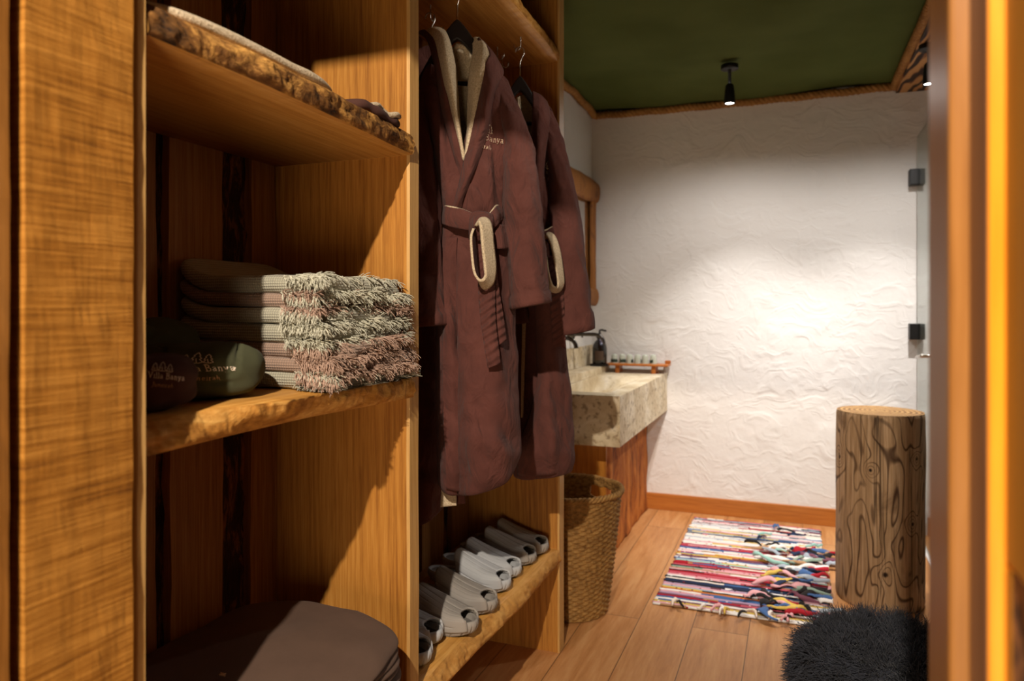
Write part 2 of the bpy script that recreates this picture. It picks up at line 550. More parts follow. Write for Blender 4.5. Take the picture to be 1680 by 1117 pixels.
def tube(path, r, seg=8, cap=True, closed=False):
    P = [Vector(p) for p in path]
    n = len(P)
    rr = r if isinstance(r, (list, tuple)) else [r] * n
    V = []
    up = None
    for i in range(n):
        if closed:
            t = (P[(i + 1) % n] - P[i - 1]).normalized()
        else:
            t = (P[min(i + 1, n - 1)] - P[max(i - 1, 0)]).normalized()
        if up is None:
            up = t.orthogonal().normalized()
        up = (up - t * up.dot(t)).normalized()
        b = t.cross(up)
        for k in range(seg):
            a = 2 * PI * k / seg
            V.append(P[i] + (up * math.cos(a) + b * math.sin(a)) * rr[i])
    f = grid_faces(n, seg, closed, True)
    f = [tuple(reversed(q)) for q in f]
    if cap and not closed:
        f += [tuple(range(seg - 1, -1, -1))[::-1], tuple((n - 1) * seg + k for k in range(seg))]
    return V, f

def lathe(prof, seg=32, cap=True):
    V = []
    for (r, z) in prof:
        for k in range(seg):
            a = 2 * PI * k / seg
            V.append((r * math.cos(a), r * math.sin(a), z))
    f = [tuple(reversed(q)) for q in grid_faces(len(prof), seg, False, True)]
    if cap:
        f += [tuple(range(seg))[::-1], tuple((len(prof) - 1) * seg + k for k in range(seg))]
    return V, f

def nz(x, y, z):
    return noise.noise(Vector((x, y, z)))

def strands(roots, dirs, length, rad, rng, curl=.5, seg=4, drop=.4, sides=3):
    """fibres as thin tapering tubes; roots, dirs: n x 3 arrays"""
    n = len(roots)
    d = dirs / np.linalg.norm(dirs, axis=1)[:, None]
    L = length * (0.6 + 0.6 * rng.random(n))[:, None]
    p = roots.copy()
    pts = [p.copy()]
    ph = rng.random((n, 3)) * 2 - 1
    for s in range(seg):
        d = d + curl * (rng.random((n, 3)) - .5 + .3 * ph)
        d[:, 2] -= drop / seg
        d /= np.linalg.norm(d, axis=1)[:, None]
        p = p + d * L / seg
        pts.append(p.copy())
    pts = np.array(pts)                                  # seg+1, n, 3
    t = pts[-1] - pts[0]
    t /= np.linalg.norm(t, axis=1)[:, None] + 1e-9
    ref = np.tile([0.31, 0.52, 0.79], (n, 1))
    a = np.cross(t, ref)
    a /= np.linalg.norm(a, axis=1)[:, None] + 1e-9
    b = np.cross(t, a)
    V = np.zeros((n, seg + 1, sides, 3))
    for s in range(seg + 1):
        r = rad * (1 - .55 * s / seg)
        for k in range(sides):
            an = 2 * PI * k / sides
            V[:, s, k] = pts[s] + r * (math.cos(an) * a + math.sin(an) * b)
    base = np.arange(n)[:, None, None] * (seg + 1) * sides
    s_ = np.arange(seg)[None, :, None] * sides
    k_ = np.arange(sides)[None, None, :]
    k2 = (k_ + 1) % sides
    F_ = np.stack([base + s_ + k_, base + s_ + k2, base + s_ + sides + k2, base + s_ + sides + k_], -1).reshape(-1, 4)
    return V.reshape(-1, 3), F_

def fast_mesh(name, V, Fq, m, parent=None, loc=(0, 0, 0)):
    me = bpy.data.meshes.new(name)
    nf = len(Fq)
    me.vertices.add(len(V))
    me.vertices.foreach_set('co', np.ascontiguousarray(V, dtype=np.float32).ravel())
    me.loops.add(nf * 4)
    me.loops.foreach_set('vertex_index', np.ascontiguousarray(Fq, dtype=np.int32).ravel())
    me.polygons.add(nf)
    me.polygons.foreach_set('loop_start', np.arange(nf, dtype=np.int32) * 4)
    me.polygons.foreach_set('use_smooth', np.ones(nf, dtype=bool))
    me.materials.append(m)
    me.update(calc_edges=True)
    me.validate()
    o = bpy.data.objects.new(name, me)
    COL.objects.link(o)
    o.location = loc
    if parent:
        o.parent = parent
    return o

# ============================================================ THE SETTING
def struct(o):
    o['kind'] = 'structure'
    return o
struct(box('floor', -2.3, 2.0, -2.2, 4.7, -.06, 0, M['floor'], None, 0))
struct(box('wall_back', -1.34, 2.0, 4.47, 4.6, 0, 2.62, M['stucco'], None, 0))
struct(box('wall_left', -1.34, -1.2, .70, 4.47, 0, 2.62, M['stucco'], None, 0))
struct(box('wall_right', 1.5, 1.62, .70, 4.47, 0, 2.62, M['stucco'], None, 0))
# green canvas stretched under the ceiling
N = 60
V = []
for i in range(N + 1):
    for j in range(N + 1):
        x = -1.2 + 1.71 * i / N
        y = .70 + 3.77 * j / N
        sag = .035 * math.sin(PI * i / N) * math.sin(PI * j / N)
        wv = .014 * math.sin(y * 5.5 + 1.6 * math.sin(x * 3.1)) * math.sin(PI * i / N) + .012 * nz(x * 3, y * 1.3, 2)
        edge = .02 * math.cos(y * 3.1) * (1 - i / N) ** 4
        V.append((x, y, 2.462 - sag + wv + edge))
o = mesh('ceiling', V, grid_faces(N + 1, N + 1), M['canvas'])
solid(o, .004, 1)
struct(o)
struct(box('ceiling_side', .51, 1.5, .70, 4.47, 2.56, 2.62, M['wood_brown'], None, 0))
struct(box('trim_1', .515, .80, .70, 4.47, 2.405, 2.56, M['burnt'], None, .004))
struct(box('baseboard_back', -.85, .555, 4.45, 4.47, 0, .098, M['wood_red'], None, .003))
struct(box('baseboard_back_corner', .60, 1.5, 4.44, 4.47, 0, .135, M['grey_skirting'], None, .003))

# doorway the photograph is taken through: partition on both sides, lintel, linings
struct(box('wall_front', -2.3, -.79, .36, .642, 0, 2.62, M['wood_brown'], None, 0))
struct(box('wall_front_side', .16, 2.0, .36, .645, 0, 2.62, M['wood_brown'], None, 0))
struct(box('wall_front_lintel', -.79, .16, .40, .643, 2.11, 2.62, M['wood_brown'], None, 0))
def rough_board(name, y0, y1, x0, x1, m):
    ny, nzz = 14, 90
    V = []
    for i in range(nzz + 1):
        z = 2.3 * i / nzz
        for j in range(ny + 1):
            y = y0 + (y1 - y0) * j / ny
            e = .003 * nz(0, z * 5, 3) if j in (0, ny) else 0
            V.append((x1 + .0016 * nz(y * 40, z * 25, 1) + .001 * nz(y * 30, z * 130, 4), y + e, z))
    n0 = len(V)
    V += [(x0, y0, 0), (x0, y1, 0), (x0, y0, 2.3), (x0, y1, 2.3)]
    f = grid_faces(nzz + 1, ny + 1)
    f = [tuple(reversed(q)) for q in f]
    for i in range(nzz):
        t0, t1 = i / nzz, (i + 1) / nzz
        a, b = i * (ny + 1), (i + 1) * (ny + 1)
    f += [tuple([n0 + 1] + [i * (ny + 1) + ny for i in range(nzz + 1)] + [n0 + 3])]
    f += [tuple([n0 + 2] + [i * (ny + 1) for i in range(nzz, -1, -1)] + [n0])]
    f += [(n0, n0 + 1, n0 + 3, n0 + 2)]
    return struct(mesh(name, V, f, m, None, False))
rough_board('trim_2', .5047, .6335, -.785, -.726, M['rough_sawn'])
rough_board('trim_3', .375, .489, -.785, -.726, M['wood_brown'])
struct(box('trim_4', -.80, -.785, .39, .60, 0, 2.3, M['wood_brown'], None, 0))
struct(box('trim_5', .0970, .17, .5635, .6455, 0, 2.1, M['wood_brown'], None, .003))
def shade_inner_face(o, m):
    o.data.materials.append(m)
    o.data.polygons[5].material_index = 1          # face towards the opening, its weaker light put into the colour
    return struct(o)
shade_inner_face(box('trim_6', .1085, .17, .5135, .5635, 0, 2.1, M['wood_amber'], None, .003), M['wood_mauve_shade'])
shade_inner_face(box('trim_7', .1175, .17, .375, .5135, 1.068, 2.1, M['wood_amber'], None, .003), M['wood_ochre_shade'])
o = shade_inner_face(box('trim_9', .1175, .17, .5005, .5135, 0, 1.068, M['wood_amber'], None, .003), M['wood_ochre_shade'])
o.data.materials.append(M['bark'])
o.data.polygons[2].material_index = 2  # dark colour on this face paints the unlit gap below the plank
struct(box('trim_10', .150, .17, .375, .5005, 0, 1.068, M['bark'], None, .003))  # dark-coloured board standing in for the shade of the gap

# jute rope nailed along the edge of the canvas
def rope(name, path, r=.023, pitch=.08):
    P = [Vector(p) for p in path]
    L = [0]
    for a, b in zip(P, P[1:]):
        L.append(L[-1] + (b - a).length)
    n = int(L[-1] / .010)
    parts = []
    pts = []
    k = 0
    for i in range(n + 1):
        s = L[-1] * i / n
        while k < len(P) - 2 and s > L[k + 1]:
            k += 1
        t = (s - L[k]) / (L[k + 1] - L[k])
        pts.append(P[k].lerp(P[k + 1], t))
    for ph in range(3):
        q = []
        for i, p in enumerate(pts):
            t = (pts[min(i + 1, n)] - pts[max(i - 1, 0)]).normalized()
            a = t.cross(Vector((0, 0, 1))).normalized()
            b = t.cross(a)
            an = 2 * PI * (L[-1] * i / n / pitch + ph / 3)
            q.append(p + (a * math.cos(an) + b * math.sin(an)) * r * .5)
        parts.append(tube(q, r * .55, 6))
    return mesh(name, *merge(parts), M['rope'])
rp = [(-1.176, .9 + .09 * i, 2.438 + .02 * math.cos((.9 + .09 * i) * 3.1) + .006 * math.sin(i * 1.7)) for i in range(39)]
rp += [(-1.176 + 1.686 * i / 20, 4.446, 2.438 - .006 * math.sin(PI * i / 20) + .003 * math.sin(i * 2.1)) for i in range(21)]
rp += [(.505, 4.40 - .18 * i, 2.436 + .004 * math.sin(i)) for i in range(20)]
tag(rope('rope', rp), 'thick twisted jute rope edging the green canvas ceiling along the walls', 'rope')

# glass shower door at the right, hinged to the back wall
d1 = struct(box('door_1', .612, .620, 3.30, 4.425, .02, 2.15, M['pane'], None, .001))
for z in (.10, 1.06, 1.89):
    box('hinge', .575, .632, 4.405, 4.468, z, z + .085, M['black'], d1, .003)
def part(name, vf, m, parent, smooth=True):
    """world-space verts -> child mesh"""
    p = parent_loc(parent)
    return mesh(name, [Vector(v) - p for v in vf[0]], vf[1], m, parent, smooth)
part('handle', tube([(.618, 3.93, 1.0), (.57, 3.93, 1.0), (.565, 3.93, 1.0), (.562, 4.06, .985)], .009, 10), M['steel'], d1)
struct(box('trim_8', .60, .63, 3.0, 4.44, 0, .014, M['white_strip'], None, .004))

# ============================================================ OPEN WARDROBE
XB, XF = -1.13, -.78
ward = thing('open_wardrobe', 'tall open wardrobe of honey-coloured planks with live-edge shelves along the left wall', 'wardrobe', (-.95, 1.6, 0))
def side_panel(y0, y1, z1=2.40, XF=-.78):
    n = 40
    V = []
    f = []
    for i in range(n + 1):
        z = z1 * i / n
        e = .0012 * nz(y0, z * 4, 7)
        V += [(XB - .03, y0, z), (XB - .03, y1, z), (XF + e - .006, y1, z), (XF + e, y1 - .004, z), (XF + e, y0 + .004, z), (XF + e - .006, y0, z)]
    k = 6
    for i in range(n):
        for j in range(k):
            f.append((i * k + j, i * k + (j + 1) % k, (i + 1) * k + (j + 1) % k, (i + 1) * k + j))
    f += [tuple(range(k - 1, -1, -1)), tuple(n * k + j for j in range(k))]
    fm = [1 if (q < n * k and q % k in (2, 3, 4)) else 0 for q in range(len(f))]
    p = parent_loc(ward)
    return mesh('side_panel', [Vector(v) - p for v in V], f, [M['wood_v'], M['wood_pale']], ward, False, fm)
side_panel(.6435, .6635, XF=-.735)
side_panel(1.385, 1.432)
side_panel(2.462, 2.522)
def back_board(y0, y1, ragged=True):
    n = 60
    V, f = [], []
    for i in range(n + 1):
        z = 2.40 * i / n
        a = y0 + (.007 * nz(1, z * 3, y0 * 9) + .003 * nz(1, z * 14, y0 * 9) if ragged else 0)
        b = y1 + (.007 * nz(5, z * 3, y1 * 9) + .003 * nz(5, z * 14, y1 * 9) if ragged else 0)
        V += [(XB - .026, a, z), (XB, a + .004, z), (XB, b - .004, z), (XB - .026, b, z)]
    for i in range(n):
        for j in range(3):
            f.append((i * 4 + j, (i + 1) * 4 + j, (i + 1) * 4 + j + 1, i * 4 + j + 1)[::-1])
    p = parent_loc(ward)
    return mesh('back_board', [Vector(v) - p for v in V], f, M['wood_back'], ward, False)
def bark_strip(y0, y1):
    n, m = 90, 12
    V = []
    for i in range(n + 1):
        z = 2.4 * i / n
        for j in range(m + 1):
            y = y0 + (y1 - y0) * j / m
            V.append((XB - .016 + .007 * nz(y * 30, z * 14, 5) + .004 * nz(y * 60, z * 40, 9), y, z))
    p = parent_loc(ward)
    return mesh('bark_strip', [Vector(v) - p for v in V], grid_faces(n + 1, m + 1), M['bark'], ward)
for y0, y1 in ((.664, .84), (.862, 1.042), (1.066, 1.214), (1.292, 1.384), (1.434, 1.55), (1.575, 1.78), (1.84, 2.02), (2.09, 2.25), (2.31, 2.46)):
    back_board(y0, y1)
for y0, y1 in ((.83, .872), (1.03, 1.075), (1.20, 1.30), (1.54, 1.585), (1.77, 1.85), (2.01, 2.10), (2.24, 2.32)):
    bark_strip(y0, y1)
def shelf(y0, y1, z0, z1, mtop, mlive, fx_top, fx_bot, seed, amp=.007, name='shelf'):
    n = 220
    rows = []
    for i in range(n + 1):
        y = y0 + (y1 - y0) * i / n
        t = i / n
        a, b = fx_top(t), fx_bot(t)
        r = [(XB, y, z0)]
        r.append((b - .05, y, z0))
        r.append((b + .3 * amp * nz(y * 9, 0, seed), y, z0 + .001))
        for k in (1, 2, 3, 4, 5):
            s = k / 6
            bulge = .007 * math.sin(PI * s)
            r.append((b + (a - b) * s + bulge + amp * nz(y * 13, s * 3, seed) + .6 * amp * nz(y * 45, s * 9, seed) + .4 * amp * nz(y * 120, s * 20, seed), y, z0 + (z1 - z0) * s))
        r.append((a + .5 * amp * nz(y * 11, 3, seed), y, z1 - .001 + .0015 * nz(y * 22, 9, seed)))
        r.append((a - .05, y, z1))
        r.append((XB, y, z1))
        rows.append(r)
    k = len(rows[0])
    V = [v for r in rows for v in r]
    f = [tuple(reversed(q)) for q in grid_faces(n + 1, k, False, True)]
    fm = [1 if 2 <= (q % k) <= 7 else 0 for q in range(len(f))]
    f += [tuple(range(k)), tuple(n * k + j for j in range(k - 1, -1, -1))]
    fm += [0, 0]
    p = parent_loc(ward)
    return mesh(name, [Vector(v) - p for v in V], f, [mtop, mlive], ward, True, fm)
def lp(*pts):
    xs = [p[0] for p in pts]
    ys = [p[1] for p in pts]
    return lambda t: float(np.interp(t, xs, ys))
sh_top = shelf(.664, 1.385, 1.555, 1.600, M['wood_y'], M['live_dark'], lp((0, -.748), (.3, -.742), (.6, -.752), (1, -.775)), lp((0, -.738), (.3, -.737), (.6, -.75), (1, -.772)), 3)
sh_mid = shelf(.664, 1.385, 1.030, 1.076, M['wood_y'], M['live_light'], lp((0, -.80), (.2, -.79), (.4, -.752), (.6, -.762), (1, -.775)), lp((0, -.775), (.25, -.789), (.55, -.795), (.8, -.775), (1, -.768)), 5)
sh_low = shelf(.664, 1.385, .325, .370, M['wood_y'], M['live_light'], lp((0, -.78), (.5, -.765), (1, -.775)), lp((0, -.77), (.5, -.76), (1, -.77)), 8)
sh_robe = shelf(1.432, 2.462, 2.102, 2.155, M['wood_y'], M['live_light'], lp((0, -.78), (.4, -.77), (1, -.79)), lp((0, -.765), (.5, -.755), (.85, -.765), (1, -.785)), 12)
sh_shoe = shelf(1.432, 2.462, .325, .370, M['wood_y'], M['live_pale'], lp((0, -.79), (.3, -.80), (.5, -.79), (.75, -.775), (1, -.79)), lp((0, -.775), (.3, -.775), (.6, -.765), (1, -.775)), 17)

def cup_hook(x, y, ang):
    """small screw hook under the robe shelf; opens along ang"""
    c, s = math.cos(ang), math.sin(ang)
    P = [(0, 2.104), (0, 2.085)] + [(.011 - .011 * math.cos(a) , 2.077 - .013 * math.sin(a) - .004) for a in np.linspace(0, PI * 1.05, 9)] + [(.023, 2.081)]
    return part('hook', tube([(x + c * u, y + s * u, z) for u, z in P], .0018, 8), M['steel'], sh_robe)

CREASES = {'A':[(-0.0149,1.0754,0.1186,0.934,0.0259,0.01),(-0.0118,0.934,0.1234,0.8476,0.0227,0.011),(0.0558,1.0126,0.1359,0.8633,0.0211,-0.009),(-0.0055,1.1383,0.0636,0.8869,0.0195,-0.007),(0.0479,0.9183,0.0872,0.7769,0.0195,-0.008),(-0.0542,1.0754,-0.0228,0.824,0.0146,-0.006),(-0.0464,1.2797,-0.0275,1.0754,0.013,0.006),(0.0762,1.7354,0.0825,1.484,0.013,-0.007),(0.0574,1.594,0.0636,1.4761,0.0114,0.007),(-0.0542,1.7511,-0.0228,1.4997,0.0146,-0.006),(0.0008,1.5469,0.0479,1.484,0.0114,0.005),(0.0982,1.3583,0.1234,1.0126,0.0146,-0.006),(0.0086,1.044,0.0322,0.9183,0.0162,0.006)],'B':[(0.0552,1.0453,0.0989,0.7604,0.0195,-0.009),(0.0267,1.0073,0.0552,0.7224,0.0195,0.009),(0.0742,0.9693,0.1027,0.7414,0.0156,0.008),(0.0324,1.8049,0.0552,1.5391,0.0156,-0.006),(-0.0151,1.1212,0.0229,0.8554,0.0156,0.006)],'C':[]}
